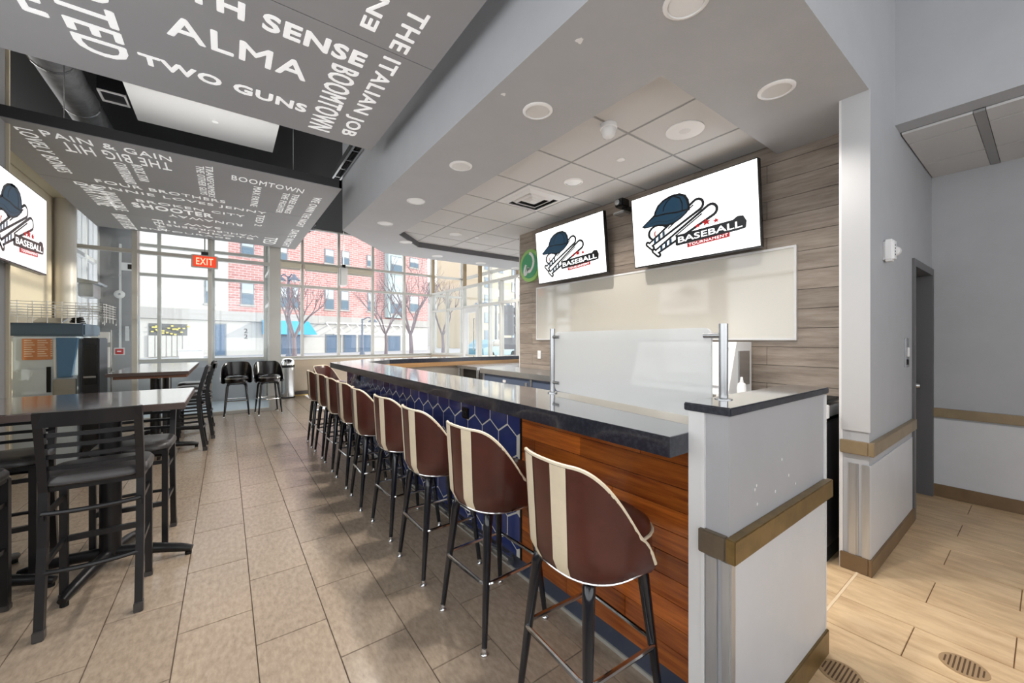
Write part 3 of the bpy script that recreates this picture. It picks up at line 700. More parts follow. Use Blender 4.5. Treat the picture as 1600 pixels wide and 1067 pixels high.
# logo in picture units: 0..1448 by 0..1067 read off the sharpest screen, mapped through its perspective by four corners
def make_tv(name, label, bl, br, tl, tr, group='white tournament screens'):
    """corners as seen by the viewer; the screen is the parallelogram bl,br,tl"""
    bl, br, tl = Vector(bl), Vector(br), Vector(tl); u, v = br-bl, tl-bl; n = u.cross(v).normalized()
    Wd, Ht = u.length, v.length; ud, vd = u.normalized(), v.normalized()
    root = empty(name, (bl+br)/2+v*.5, label, 'television', group)
    f = lambda a, b, d: bl+ud*a+vd*b+n*d
    MB().prism(rrect(-.008, Wd+.008, -.014, Ht+.008, .006, 2), f, -.045, 0).build('casing', 'bezel', root)
    MB().prism([(Wd*.2, Ht*.15), (Wd*.8, Ht*.15), (Wd*.8, Ht*.8), (Wd*.2, Ht*.8)], f, -.085, -.044).build('back_shell', 'black', root)
    MB().prism([(0, 0), (Wd, 0), (Wd, Ht), (0, Ht)], f, .0, .0016).build('screen', 'screen', root)
    lay = [0]
    def put(polys, m, nm, lift=None):
        lay[0] += 1; d = .0016+.00035*lay[0]; mb = MB()
        for p in polys: mb.prism([(a*Wd, b*Ht) for a, b in p], f, .0012, d)
        return mb.build(nm, m, root)
    A = Wd/Ht
    sc_ = lambda pts: [(a, b) for a, b in pts]
    PX = lambda x: .01+x*1.07/1000
    PYY = lambda y: 1-(y*1.01-22)/562
    def Q(pts): return [(PX(x), PYY(y)) for x, y in pts]   # 1000 x 562 page
    E = lambda pts, cx_, k=1.38: [(cx_+(x-cx_)*k, y) for x, y in pts]
    put([Q(E(disc(214, 336, 66), 214))], 's_black', 'print_ball_outline'); put([Q(E(disc(214, 336, 50), 214))], 's_white', 'print_ball')
    put([Q(E(arcband(222, 342, 22, 34, -40, 230), 222))], 's_pink', 'print_ball_stitch')
    def line(pts, w_):
        a, b = ribbon(pts, w_); return [[a[i], a[i+1], b[i+1], b[i]] for i in range(len(a)-1)]
    for (x0, y0, x1, y1) in ((137, 423, 535, 205), (189, 487, 628, 268)):
        put([Q(capsule(x0, y0, x1, y1, 24, 50)), Q(capsule(x0-18, y0-14, x0+22, y0+26, 22, 22))], 's_black', 'print_bat_outline')
        put([Q(capsule(x0+4, y0-2, x1, y1, 8, 31)), Q(capsule(x0-15, y0-11, x0+19, y0+23, 6, 6))], 's_white', 'print_bat')
        dx, dy = (x1-x0)/math.hypot(x1-x0, y1-y0), (y1-y0)/math.hypot(x1-x0, y1-y0)
        put([Q([(x0+dx*s-dy*14, y0+dy*s+dx*14), (x0+dx*(s+24)-dy*15, y0+dy*(s+24)+dx*15), (x0+dx*(s+40)+dy*15, y0+dy*(s+40)-dx*15), (x0+dx*(s+16)+dy*14, y0+dy*(s+16)-dx*14)]) for s in (34, 78, 122)], 's_navy', 'print_bat_grip')
        put([Q(q) for q in line([(x0+dx*190-dy*-8, y0+dy*190+dx*-8), (x0+dx*430-dy*-20, y0+dy*430+dx*-20)], 10)], 's_black', 'print_bat_line')
    crown = [(201, 205), (212, 170), (240, 132), (285, 108), (336, 98), (395, 98), (435, 116), (455, 150), (463, 195), (462, 222), (380, 222), (290, 208)]
    brim = [(93, 262), (140, 236), (201, 203), (290, 205), (380, 219), (462, 219), (436, 245), (390, 272), (340, 288), (294, 290), (250, 278), (205, 272), (165, 276), (115, 274)]
    def grow(p, g):
        cx_ = sum(q[0] for q in p)/len(p); cy2 = sum(q[1] for q in p)/len(p); return [(cx_+(x-cx_)*(1+g/max(30, math.hypot(x-cx_, y-cy2))), cy2+(y-cy2)*(1+g/max(30, math.hypot(x-cx_, y-cy2)))) for x, y in p]
    put([Q(grow(crown, 18)), Q(grow(brim, 18)), Q(capsule(322, 96, 368, 92, 13, 13))], 's_black', 'print_cap_outline')
    put([Q(crown), Q(brim)], 's_navy', 'print_cap')
    put([Q(q) for q in line([(201, 205), (290, 207), (380, 220), (462, 220)], 12)+line([(336, 98), (300, 122), (276, 155), (270, 185)], 9)+line([(366, 98), (408, 120), (424, 165), (422, 218)], 10)+line([(150, 255), (215, 248), (290, 268), (350, 266), (420, 240)], 3)], 's_black', 'print_cap_seams')
    put([Q(E(star(591, 346, 27, -94), 591, 1.3)), Q(E(star(529, 357, 18, -94), 529, 1.3)), Q(E(star(659, 350, 18, -94), 659, 1.3))], 's_red', 'print_stars')
    def T(body, x0, y0, x1, y1, ht, m, nm, off=0):
        lay[0] += 1; d = .0016+.00035*lay[0]
        o_ = f(PX(x0)*Wd, PYY(y0)*Ht, d); e_ = f(PX(x1)*Wd, PYY(y1)*Ht, d); vv = vd*(ht*1.01/562*Ht)
        text_mb(body, o_, e_-o_, vv, n, .0004, off).build(nm, m, root)
    put([Q([(355, 462), (362, 392), (770, 374), (796, 356), (832, 360), (852, 400), (845, 444), (805, 450), (366, 470)])], 's_black', 'print_title_plate')
    T('BASEBALL', 378, 452, 826, 434, 44, 's_white', 'print_title', .012)
    put([Q([(447, 468), (743, 452), (743, 482), (447, 498)])], 's_red', 'print_banner')
    T('TOURNAMENT', 458, 490, 733, 475, 19, 's_white', 'print_subtitle')
    return root
make_tv('television', 'large white screen with baseball logo, the nearer of two on plank wall', (3.45, 2.545, 2.172), (3.45, 1.362, 2.172), (3.385, 2.545, 2.85), None)
make_tv('television', 'large white screen with baseball logo beside the round green sign', (3.45, 4.10, 2.182), (3.45, 2.93, 2.182), (3.385, 4.10, 2.85), None)
make_tv('television', 'white screen with baseball logo cut by the left edge of the photo', (-1.375, 4.42, 2.04), (-1.375, 5.60, 2.04), (-1.375, 4.42, 2.73), None)
for (y, x0, x1, lab) in ((1.95, 3.46, 3.6, 'black wall bracket behind the nearer bar screen'), (3.5, 3.46, 3.6, 'black wall bracket behind the farther bar screen'), (5.0, -1.52, -1.42, 'black wall bracket behind the left screen')):
    r_ = empty('wall_bracket', ((x0+x1)/2, y, 2.45), lab, 'bracket', 'television brackets')
    MB().box(min(x0, x1), max(x0, x1), y-.03, y+.03, 2.36, 2.54, .004).build('arm', 'black_metal', r_)
    xx = 3.588 if x0 > 0 else -1.52
    MB().box(xx, xx+.012, y-.18, y+.18, 2.32, 2.58).build('wall_plate', 'black_metal', r_)
# whiteboard
wbd = empty('whiteboard', (3.585, 2.74, 1.78), 'wide glossy off-white board mounted low on the plank wall', 'whiteboard')
MB().box(3.584, 3.598, 1.175, 4.31, 1.43, 2.14).build('board', 'board', wbd)
for a in ((1.160, 1.178, 1.415, 2.158), (4.305, 4.323, 1.415, 2.158)): MB().box(3.578, 3.60, a[0], a[1], a[2], a[3]).build('frame', 'white_trim', wbd)
for a in ((1.178, 4.305, 1.415, 1.432), (1.178, 4.305, 2.14, 2.158)): MB().box(3.578, 3.60, a[0], a[1], a[2], a[3]).build('frame', 'white_trim', wbd)
# green round sign
gs = empty('round_sign', (3.58, 4.45, 2.494), 'round green sign with a white hand-drawn W', 'sign')
def gf(a, b, d): return Vector((3.597-d, 4.45-a, 2.494+b))
MB().prism(disc(0, 0, .235, 40), gf, 0, .035).build('rim', 'lime', gs)
MB().prism(disc(0, 0, .185, 40), gf, .034, .040).build('face', 'green', gs)
wp = [(-.085, .03), (-.125, -.07), (-.118, -.135), (-.085, -.125), (-.04, -.06), (-.02, -.035), (-.025, -.085), (.005, -.10), (.05, -.075), (.09, -.02), (.11, .06), (.09, .14), (.05, .19), (.005, .215)]
def cat(pts, k=4):
    out = []; P_ = [pts[0]]+pts+[pts[-1]]
    for i in range(1, len(P_)-2):
        for j in range(k):
            t = j/k; out.append(tuple(.5*((2*P_[i][c])+(-P_[i-1][c]+P_[i+1][c])*t+(2*P_[i-1][c]-5*P_[i][c]+4*P_[i+1][c]-P_[i+2][c])*t*t+(-P_[i-1][c]+3*P_[i][c]-3*P_[i+1][c]+P_[i+2][c])*t**3) for c in (0, 1)))
    return out+[pts[-1]]
a_, b_ = ribbon(cat(wp), .046); mb = MB()
for i in range(len(a_)-1): mb.prism([a_[i], a_[i+1], b_[i+1], b_[i]], lambda a, b, d: gf(a*.9, b*.85-.005, d), .039, .046)
mb.build('letter_w', 'sign_white', gs)

# ============================================================ hung lettered panels
ZP = 3.27
def on(x, y): return at(x, y, Z=ZP)
def panel(name, label, xs, ys):
    t = empty(name, ((xs[0]+xs[1])/2, (ys[0]+ys[-1])/2, ZP), label, 'ceiling panel', 'lettered ceiling panels')
    for a, b in zip(ys, ys[1:]):
        MB().box(xs[0], xs[1], a+.003, b-.003, ZP, ZP+.012).build('sheet', 'panel', t)
    for (a, b, c, d_) in ((xs[0], xs[1], ys[0], ys[0]+.03), (xs[0], xs[1], ys[-1]-.03, ys[-1]), (xs[0], xs[0]+.03, ys[0], ys[-1]), (xs[1]-.03, xs[1], ys[0], ys[-1])):
        MB().box(a, b, c, d_, ZP+.006, ZP+.105).build('edge_frame', 'panel_side', t)
    for x in (xs[0]+.5, xs[1]-.5):
        for y in (ys[0]+.2, ys[-1]-.2): MB().tube([(x, y, ZP+.01), (x, y, 4.3)], .004, 6).build('hanger_rod', 'steel', t)
    return t
pa = panel('lettered_panel', 'near grey ceiling panel lettered ALMA and TWO GUNS', (-2.3, 1.15), [1.0, 2.50, 3.92])
pb = panel('lettered_panel', 'far grey ceiling panel lettered SHOOTER and PAIN & GAIN', (-1.70, 1.15), [5.13, 6.66, 8.03, 9.15])
def word(t, body, p0, p1, cap, mode='R', off=0):
    """p0,p1: floor-plan start and end of the reading line; cap: letter height; mode R reads +x, D reads +y, U reads -y, L reads -x"""
    u = {'R': (1, 0), 'L': (-1, 0), 'D': (0, 1), 'U': (0, -1)}[mode]; v = {'R': (0, -1), 'L': (0, 1), 'D': (1, 0), 'U': (-1, 0)}[mode]
    split_text(body, (p0[0], p0[1], ZP+.001), (u[0]*p1, u[1]*p1, 0), (v[0]*cap, v[1]*cap, 0), (0, 0, -1), off, t)
def split_text(body, o, u, v, n, off, t):
    """one lettering mesh per word: the widest gaps between glyphs are the spaces"""
    pv, f = text_data(body, off); par = list(range(len(pv)))
    def find(a):
        while par[a] != a: par[a] = par[par[a]]; a = par[a]
        return a
    for q in f:
        for k in q[1:]: par[find(k)] = find(q[0])
    iv = {}
    for i, (a, b) in enumerate(pv): r = find(i); lo, hi = iv.get(r, (9, -9)); iv[r] = (min(lo, a), max(hi, a))
    srt = sorted(iv.values()); gaps = []; hi = srt[0][1]
    for lo, h in srt[1:]:
        if lo > hi: gaps.append((lo-hi, (lo+hi)/2))
        hi = max(hi, h)
    cuts = sorted(c for _, c in sorted(gaps, reverse=True)[:body.count(' ')])+[9]
    whole = text_mb(body, o, u, v, n, .003, off); lo = -9; N_ = len(pv)
    for c in cuts:
        keep = [i for i in range(N_) if lo < (iv[find(i)][0]+iv[find(i)][1])/2 <= c]; ks = set(keep); mp_ = {}
        for i in keep: mp_[i] = len(mp_)
        for i in keep: mp_[i+N_] = len(mp_)
        mb = MB(); mb.v = [whole.v[i] for i in keep]+[whole.v[i+N_] for i in keep]; mb.f = [tuple(mp_[i] for i in q) for q in whole.f if (q[0] if q[0] < N_ else q[0]-N_) in ks]
        if t is pa and mb.f:   # heavier strokes on the near panel
            v0, f0 = list(mb.v), list(mb.f); un, vn = Vector(u).normalized(), Vector(v).normalized(); g_ = Vector(v).length*.022
            for a, b in ((1, 0), (-1, 0), (0, 1), (0, -1)): mb.add([q+un*a*g_+vn*b*g_+Vector((0, 0, .0002*(a+2*b))) for q in v0], f0)
        if mb.f: mb.build('lettering', 'letter', t)
        lo = c
def box_word(t, body, x0, x1, y0, y1, mode='R', off=.01):
    if mode == 'R': word(t, body, (x0, y1), x1-x0, y1-y0, 'R', off)
    if mode == 'L': word(t, body, (x1, y0), x1-x0, y1-y0, 'L', off)
    if mode == 'D': word(t, body, (x0, y0), y1-y0, x1-x0, 'D', off)
    if mode == 'U': word(t, body, (x1, y1), y1-y0, x1-x0, 'U', off)
def pxw(t, body, pts, mode, off=.01):
    q = [on(*p) for p in pts]; box_word(t, body, min(p.x for p in q), max(p.x for p in q), min(p.y for p in q), max(p.y for p in q), mode, off)
def av(*pts): 
    q = [on(*p) for p in pts]; return sum((p.x for p in q))/len(q), sum((p.y for p in q))/len(q)
# near panel words: extents measured on the panel
def rect_word(t, body, xl, xr, yb, yt, mode='R', off=.012):
    """xl/xr: pixel points giving the x limits, yb/yt: pixel points giving the y limits"""
    box_word(t, body, on(*xl).x, on(*xr).x, min(on(*yb).y, on(*yt).y), max(on(*yb).y, on(*yt).y), mode, off)
rect_word(pa, 'ALMA', (262, 52), (476, 127), (330, 76), (333, 47), 'R', 0)
rect_word(pa, 'TWO GUNS', (214, 78), (478, 172), (300, 122), (300, 108), 'R', .02)
xs_, xe_ = on(344, 17).x, on(568, 100).x
box_word(pa, 'THE SIXTH SENSE', xe_-(xe_-xs_)*1.0/6*13.2, xe_, on(430, 26).y, on(455, 62).y, 'R', .02)
rect_word(pa, 'BOOMTOWN', (500, 150), (537, 162), (538, 105), (497, 202), 'D', .0)
box_word(pa, 'THE ITALIAN JOB', on(578, 110).x, on(614, 118).x, on(655, 17).y, on(543, 211).y, 'D', .0)
box_word(pa, 'ENTOURAGE', on(566, 30).x, on(596, 28).x, 1.0, on(575, 45).y, 'U', .01)
box_word(pa, 'THE DEPARTED', on(111, 50).x, on(192, 65).x, 1.62, on(165, 88).y, 'D', .0)
box_word(pa, 'E', on(36, 12).x, on(72, 20).x, on(36, 12).y-.25, on(36, 14).y, 'R', .0)
# far panel words
rect_word(pb, 'PAIN & GAIN', (60, 203), (268, 250), (165, 232), (165, 224), 'R', .0)
rect_word(pb, 'THE BIG HIT', (95, 225), (268, 264), (180, 238), (180, 250), 'L', -.0)
rect_word(pb, 'LOVELY BONES', (60, 237), (76, 230), (25, 198), (105, 270), 'D', .0)
rect_word(pb, 'CONTRABAND', (188, 272), (205, 272), (185, 254), (205, 287), 'D', .0)
rect_word(pb, 'ROCK STAR', (213, 272), (228, 272), (215, 258), (228, 284), 'D', .0)
box_word(pb, 'FOUR BROTHERS', on(145, 277).x, on(352, 314).x, 6.48, 6.60, 'R', -.0)
box_word(pb, 'DONNIE LOVES JENNY', on(114, 283).x, on(415, 336).x, 6.72, 6.86, 'R', .0)
box_word(pb, 'BROKEN CITY', on(213, 313).x, on(382, 339).x, 7.08, 7.20, 'R', .0)
box_word(pb, 'SHOOTER', on(207, 320).x, on(333, 341).x, 7.28, 7.52, 'R', .02)
box_word(pb, 'RUNAWAY', on(265, 340).x, on(378, 355).x, 7.64, 7.78, 'L', .0)
box_word(pb, 'SAW II', on(265, 350).x, on(345, 360).x, 8.08, 8.22, 'L', .0)
box_word(pb, 'WAHLBURGERS', on(262, 355).x, on(404, 371).x, 8.34, 8.46, 'L', .0)
box_word(pb, 'NKOTB', on(312, 368).x, on(395, 378).x, 8.56, 8.68, 'R', .0)
box_word(pb, 'ENTOURAGE', on(225, 362).x, on(360, 382).x, 8.80, 8.90, 'R', .0)
box_word(pb, 'INVINCIBLE', on(180, 315).x-.07, on(180, 315).x+.07, 6.95, 7.85, 'D', .0)
box_word(pb, 'MAX PAYNE', -1.42, -1.22, 6.80, 7.70, 'D', .0)
box_word(pb, 'PLANET OF THE APES', -1.36, -1.20, 8.10, 9.05, 'D', .0)
box_word(pb, 'FEAR', -.92, -.80, 8.12, 8.9, 'D', .0)
rect_word(pb, 'THE OTHER GUYS', (309, 280), (321, 280), (305, 258), (320, 304), 'D', .0)
rect_word(pb, 'TRANSFORMERS', (323, 280), (334, 280), (328, 260), (332, 308), 'D', .0)
box_word(pb, 'BOOMTOWN', on(362, 273).x, on(476, 296).x, 5.42, 5.58, 'R', -.0)
box_word(pb, 'MAX PAYNE', on(394, 305).x, on(406, 305).x, 5.66, 6.52, 'D', .0)
box_word(pb, 'THE FIGHTER', on(437, 315).x, on(448, 315).x, 5.68, 6.62, 'D', .0)
box_word(pb, 'THREE KINGS', on(452, 315).x, on(463, 315).x, 5.66, 6.58, 'D', .0)
box_word(pb, 'WE OWN THE NIGHT', on(484, 318).x, on(498, 318).x, 5.62, 7.25, 'D', .0)
box_word(pb, 'TED 2', on(398, 350).x, on(410, 350).x, 6.9, 7.6, 'D', .0)
box_word(pb, 'TED', on(412, 375).x, on(432, 377).x, 8.3, 8.9, 'D', .0)
box_word(pb, 'DATE NIGHT', on(452, 365).x, on(464, 366).x, 7.5, 8.95, 'D', .0)
# unseen uplights on the panels light the open ceiling; letters glow by their material
for (y, lab) in ((3.55, 'hidden uplight strip lying on top of the near lettered panel'), (5.5, 'hidden uplight strip lying on top of the far lettered panel')):
    us_ = empty('uplight_strip', (-.2, y, ZP+.012), lab, 'strip light', 'uplights above the panels')
    MB().box(-1.2, .8, y-.04, y+.04, ZP+.013, ZP+.05).build('housing', 'white', us_); MB().box(-1.18, .78, y-.03, y+.03, ZP+.05, ZP+.06).build('tube', 'lamp', us_)
    ld = bpy.data.lights.new('uplight_lamp', 'AREA'); ld.shape = 'RECTANGLE'; ld.size = 1.9; ld.size_y = .06; ld.energy = 4.5
    lo = bpy.data.objects.new('uplight_lamp', ld); COL.objects.link(lo); lo.parent = us_; lo.location = (0, 0, .06); lo.rotation_euler = (math.pi, 0, 0)
# open-ceiling gear seen in the gap between the panels
ob = empty('ceiling_beam', (-.5, 4.1, 3.5), 'grey steel channel along the far edge of the near panel', 'beam')
MB().box(-2.3, 1.16, 3.99, 4.13, 3.40, 3.47).build('channel', 'panel_side', ob); MB().box(-2.3, 1.16, 4.13, 4.15, 3.40, 3.50).build('flange', 'duct', ob)
bl_ = empty('bulkhead_box', (.2, 5.2, 4.0), 'pale boxed bulkhead in the dark gap between the panels', 'bulkhead')
MB().box(-.82, .51, 4.6, 6.2, 3.95, 4.3).build('box', 'beam_white', bl_); MB().lathe([(.03, -.012), (.03, 0)], (-.1, 5.7, 3.95), 14).build('sprinkler_cap', 'white', bl_)
dk = empty('spiral_duct', (-1.4, 5.6, 4.0), 'mottled round duct in the dark open ceiling', 'duct')
MB().tube([(-1.32, 4.2, 4.08), (-1.32, 9.0, 4.08)], .16, 18).build('pipe', 'duct', dk, True)
for y in (4.6, 5.5, 6.4): MB().lathe([(.168, -.015), (.168, .015)], (-1.32, y, 4.08), 18, 'y').build('collar', 'steel', dk)
sp = empty('ceiling_speaker', (-1.0, 5.9, 4.1), 'square framed speaker in the dark open ceiling', 'speaker')
MB().box(-1.08, -.86, 5.8, 6.05, 4.02, 4.3).build('cabinet', 'black_metal', sp)
for b in ((-1.08, -.86, 5.8, 5.815, 4.005, 4.02), (-1.08, -.86, 6.035, 6.05, 4.005, 4.02), (-1.08, -1.062, 5.815, 6.035, 4.005, 4.02), (-.878, -.86, 5.815, 6.035, 4.005, 4.02)): MB().box(*b).build('trim', 'beam_white', sp)
tr = empty('cable_tray', (1.1, 5, 3.8), 'steel cable tray running beside the bar fascia', 'cable tray')
for x in (1.18, 1.275): MB().box(x-.012, x+.012, 4.0, 7.55, 3.62, 3.70).build('rail', 'steel', tr)
for k in range(11): MB().box(1.18, 1.275, 4.2+k*.3, 4.22+k*.3, 3.63, 3.65).build('rung', 'steel', tr)
MB().tube([(1.228+.01*math.sin(k), 4.0+k*.35, 3.67+.01*math.cos(2*k)) for k in range(11)], .028, 7).build('cable_bundle', 'black', tr)
pj = empty('projector', (1.0, 8.3, 3.5), 'projector body hung at the far corner of the lettered panel', 'projector')
MB().box(1.165, 1.285, 7.6, 8.2, 3.42, 3.58, .02).build('body', 'duct', pj); MB().lathe([(.05, -.05), (.055, 0), (.045, .04)], (1.225, 7.7, 3.40), 16).build('lens_ring', 'steel', pj, True); MB().tube([(1.225, 7.9, 3.56), (1.225, 7.9, 3.66)], .02, 8).build('pole', 'steel', pj)
p = at(538, 427, Y=9.4)
hs = empty('hanging_speaker', p, 'small white pendant speaker hanging before the front windows', 'speaker')
MB().box(p.x-.10, p.x+.06, p.y-.06, p.y+.08, p.z-.28, p.z+.12, .012).build('cabinet', 'white', hs); MB().box(p.x-.05, p.x+.02, p.y-.03, p.y+.03, p.z+.12, p.z+.19).build('bracket', 'black_metal', hs); MB().tube([(p.x-.02, p.y, p.z+.18), (p.x-.02, p.y, 4.3)], .008, 6).build('drop_rod', 'steel', hs)
# exit sign
p = at(320, 409, Y=8.9)
ex = empty('exit_sign', p, 'orange-red EXIT sign hung in front of the vestibule', 'exit sign')
MB().box(p.x-.19, p.x+.19, p.y-.02, p.y+.02, p.z-.115, p.z+.115, .008).build('housing', 'alu', ex)
MB().box(p.x-.165, p.x+.165, p.y-.024, p.y-.019, p.z-.095, p.z+.095).build('face', 'exit', ex)
text_mb('EXIT', (p.x-.12, p.y-.0245, p.z-.06), (.24, 0, 0), (0, 0, .12), (0, -1, 0), .003, .01).build('lettering', 'exit_letter', ex)
MB().box(p.x-.05, p.x+.05, p.y-.03, p.y+.03, p.z+.115, p.z+.17).build('canopy', 'black_metal', ex); MB().tube([(p.x, p.y, p.z+.16), (p.x, p.y, ZP)], .01, 6).build('stem', 'steel', ex)

# ============================================================ ceiling fixtures
def downlight(x, y, z, label, watt):
    t = empty('downlight', (x, y, z), label, 'downlight', 'recessed downlights')
    MB().lathe([(.098, 0), (.098, -.004), (.09, -.010), (.078, -.012), (.074, -.004), (.074, -.001)], (x, y, z), 28).build('trim_ring', 'white', t, True)
    MB().lathe([(.074, -.0075), (.050, -.0035), (.048, -.002)], (x, y, z), 28).build('reflector', 'lamp_cup', t, True)
    MB().lathe([(.048, -.0042), (.02, -.0050), (.001, -.0052)], (x, y, z), 24).build('lens', 'lamp', t, True)
    ld = bpy.data.lights.new('downlight_lamp', 'SPOT'); ld.energy = watt; ld.spot_size = R(130); ld.spot_blend = .7; ld.shadow_soft_size = .045; ld.color = (1, .94, .87)
    lo = bpy.data.objects.new('downlight_lamp', ld); COL.objects.link(lo); lo.parent = t; lo.location = (0, 0, -.03)
DL = [(1072, 3, 'downlight at the top edge of the photo in the near soffit'), (1213, 140, 'downlight in the soffit next to the corner post'), (840, 173, 'bright downlight in the soffit left of the dome camera'),
      (720, 259, 'downlight in the soffit above the third stool'), (650, 314, 'downlight in the soffit strip, fourth along the bar'), (602, 349, 'downlight in the soffit strip near the angled corner'),
      (634, 378, 'downlight in the angled far corner of the soffit'), (683, 400, 'downlight in the far soffit strip left of the partition'), (751, 411, 'downlight in the far soffit strip before the partition door'), (806, 419, 'downlight in the far soffit strip at the plank wall edge')]
for x, y, lab in DL:
    p = at(x, y, Z=ZS); downlight(p.x, p.y, ZS, lab, 40 if x == 1213 else 80)
for x, y, lab in ((896, 284, 'downlight in a ceiling tile above the farther screen'), (712, 366, 'downlight in the far ceiling tiles beyond the vent')):
    p = at(x, y, Z=ZT); downlight(p.x, p.y, ZT, lab, 60)
for (x_, y_, s_) in ((906, 63, .016), (787, 147, .012)):
    p = at(x_, y_, Z=ZS); MB().flat([(p.x+s_*math.cos(a)*(1+.5*math.sin(3*a)), p.y+1.6*s_*math.sin(a)*(1+.4*math.cos(2*a))) for a in [k*.5 for k in range(12)]], ZS-.0015, ZS+.001).build('spackle_patch', 'white', sf)
p = at(951, 195, Z=ZT); dc = empty('dome_camera', (p.x, p.y, ZT), 'white dome security camera on a ceiling tile', 'security camera')
MB().lathe([(.06, 0), (.062, -.03), (.055, -.035)], (p.x, p.y, ZT), 24).build('collar', 'white', dc, True); MB().lathe([(.056, -.03), (.054, -.06), (.040, -.09), (.018, -.103), (.001, -.106)], (p.x, p.y, ZT), 24).build('dome', mat('milky_dome', (222, 222, 222), .12), dc, True)
p = at(1070, 203, Z=ZT); cs = empty('ceiling_speaker', (p.x, p.y, ZT), 'large round white speaker grille in a ceiling tile', 'speaker')
MB().lathe([(.135, 0), (.135, -.008), (.122, -.010)], (p.x, p.y, ZT), 36).build('rim', 'white', cs, True); MB().lathe([(.122, -.006), (.001, -.012)], (p.x, p.y, ZT), 36).build('grille', 'white_trim', cs, True)
for x, y, lab in ((970, 249, 'small flat sprinkler cover in the ceiling tile right of dome camera'), (745, 371, 'small flat sprinkler cover in the far ceiling tiles')):
    p = at(x, y, Z=ZT); k = empty('sprinkler_cover', (p.x, p.y, ZT), lab, 'sprinkler', 'sprinkler covers'); MB().lathe([(.036, 0), (.036, -.006), (.03, -.008)], (p.x, p.y, ZT), 20).build('plate', 'white', k, True)
cxv, cyv = 2.488+.305-.61*0, 3.125+.305   # vent fills one tile
p = at(838, 308, Z=ZT); ix = round((p.x-2.488-.305)/.61); iy = round((p.y-1.905-.305)/.61); cxv, cyv = 2.488+.305+.61*ix, 1.905+.305+.61*iy
vt = empty('air_diffuser', (cxv, cyv, ZT), 'square four-way air diffuser in the tile ceiling', 'air vent')
MB().box(cxv-.29, cxv+.29, cyv-.29, cyv+.29, ZT-.004, ZT).build('frame_plate', 'white_trim', vt)
MB().box(cxv-.235, cxv+.235, cyv-.235, cyv+.235, ZT-.006, ZT-.003).build('throat', 'black', vt)
for q0, q1, h in ((.24, .205, .035), (.175, .135, .035), (.11, .05, .03)):
    mb = MB(); vs_ = [(cxv+sx*q, cyv+sy*q, z) for q, z in ((q0, ZT-.005), (q1, ZT-h), (q1-.006, ZT-h+.003), (q0-.006, ZT-.004)) for sx, sy in ((-1, -1), (1, -1), (1, 1), (-1, 1))]
    mb.add(vs_, [(i*4+k, i*4+(k+1) % 4, ((i+1) % 4)*4+(k+1) % 4, ((i+1) % 4)*4+k) for i in range(4) for k in range(4)]); mb.build('vane', 'white_trim', vt)
MB().box(cxv-.05, cxv+.05, cyv-.05, cyv+.05, ZT-.034, ZT-.028).build('centre_plate', 'white_trim', vt)
p = at(975, 326, X=3.5)
sc2 = empty('camera_unit', p, 'black swivel camera on the plank wall between the screens', 'camera')
MB().box(3.50, 3.6, p.y-.03, p.y+.03, p.z-.03, p.z+.03, .006).build('bracket', 'black_metal', sc2); MB().box(3.40, 3.52, p.y-.06, p.y+.05, p.z+.0, p.z+.09, .012).build('head', 'bezel', sc2); MB().box(3.40, 3.53, p.y-.07, p.y+.07, p.z-.075, p.z-.045, .008).build('base_plate', 'steel', sc2); MB().lathe([(.03, 0), (.03, -.02), (.02, -.024)], (3.40, p.y, p.z+.045), 14, 'x').build('lens', 'steel', sc2, True)

# ============================================================ things on the right walls
p = at(1388, 392, Y=.62)
em = empty('emergency_light', (p.x, .62, p.z), 'white emergency light unit on the grey wall above the rail', 'emergency light')
MB().box(p.x-.045, p.x+.035, .585, .64, p.z-.07, p.z+.07, .012).build('housing', 'white', em); MB().lathe([(.03, 0), (.034, .03), (.026, .045)], (p.x+.03, .60, p.z), 16, 'x').build('lamp_head', 'white', em, True)
for k in range(4): MB().box(p.x-.02, p.x-.012, .582, .586, p.z-.035+.02*k, p.z-.027+.02*k).build('indicator', 'black_metal', em)
for (x, y, lab) in ((1416, 551, 'light switch plate on the grey wall beside charcoal door'),):
    p = at(x, y, Y=.636); sw = empty('light_switch', (p.x, .636, p.z), lab, 'switch')
    MB().box(p.x-.05, p.x+.05, .628, .64, p.z-.11, p.z+.11, .003).build('plate', 'steel', sw); MB().box(p.x-.015, p.x+.015, .618, .63, p.z-.03, p.z+.04, .004).build('toggle', 'white', sw); MB().box(p.x-.02, p.x+.02, .624, .63, p.z-.09, p.z-.05).build('label_slot', 'black', sw)
p = at(843, 554, X=3.6); s2 = empty('wall_switch', (3.6, p.y, p.z), 'white switch plate low on the plank wall edge', 'switch'); MB().box(3.590, 3.6, p.y-.035, p.y+.035, p.z-.058, p.z+.058, .003).build('plate', 'white', s2); MB().box(3.586, 3.591, p.y-.012, p.y+.012, p.z-.03, p.z+.03).build('rocker', 'white_trim', s2)
# floor clean-outs
for (x, y, lab) in ((1506, 1041, 'round slotted drain cover in the corridor tiles at lower right'), (1313, 1052, 'round slotted drain cover beside the half wall base')):
    p = at(x, y, Z=0); g = empty('drain_cover', (p.x, p.y, 0), lab, 'drain cover', 'floor drain covers')
    MB().lathe([(.075, 0), (.075, .0025), (.068, .003)], (p.x, p.y, 0), 32).build('disc', mat('worn_brass_plate', (170, 142, 108), .5, .2), g)
    for k in range(-4, 5):
        h = math.sqrt(max(0, .062**2-(k*.014)**2)); MB().box(p.x-h, p.x+h, p.y+k*.014-.0028, p.y+k*.014+.0028, .0028, .0036).build('slot', mat('slot_brown', (84, 62, 42), .8), g)

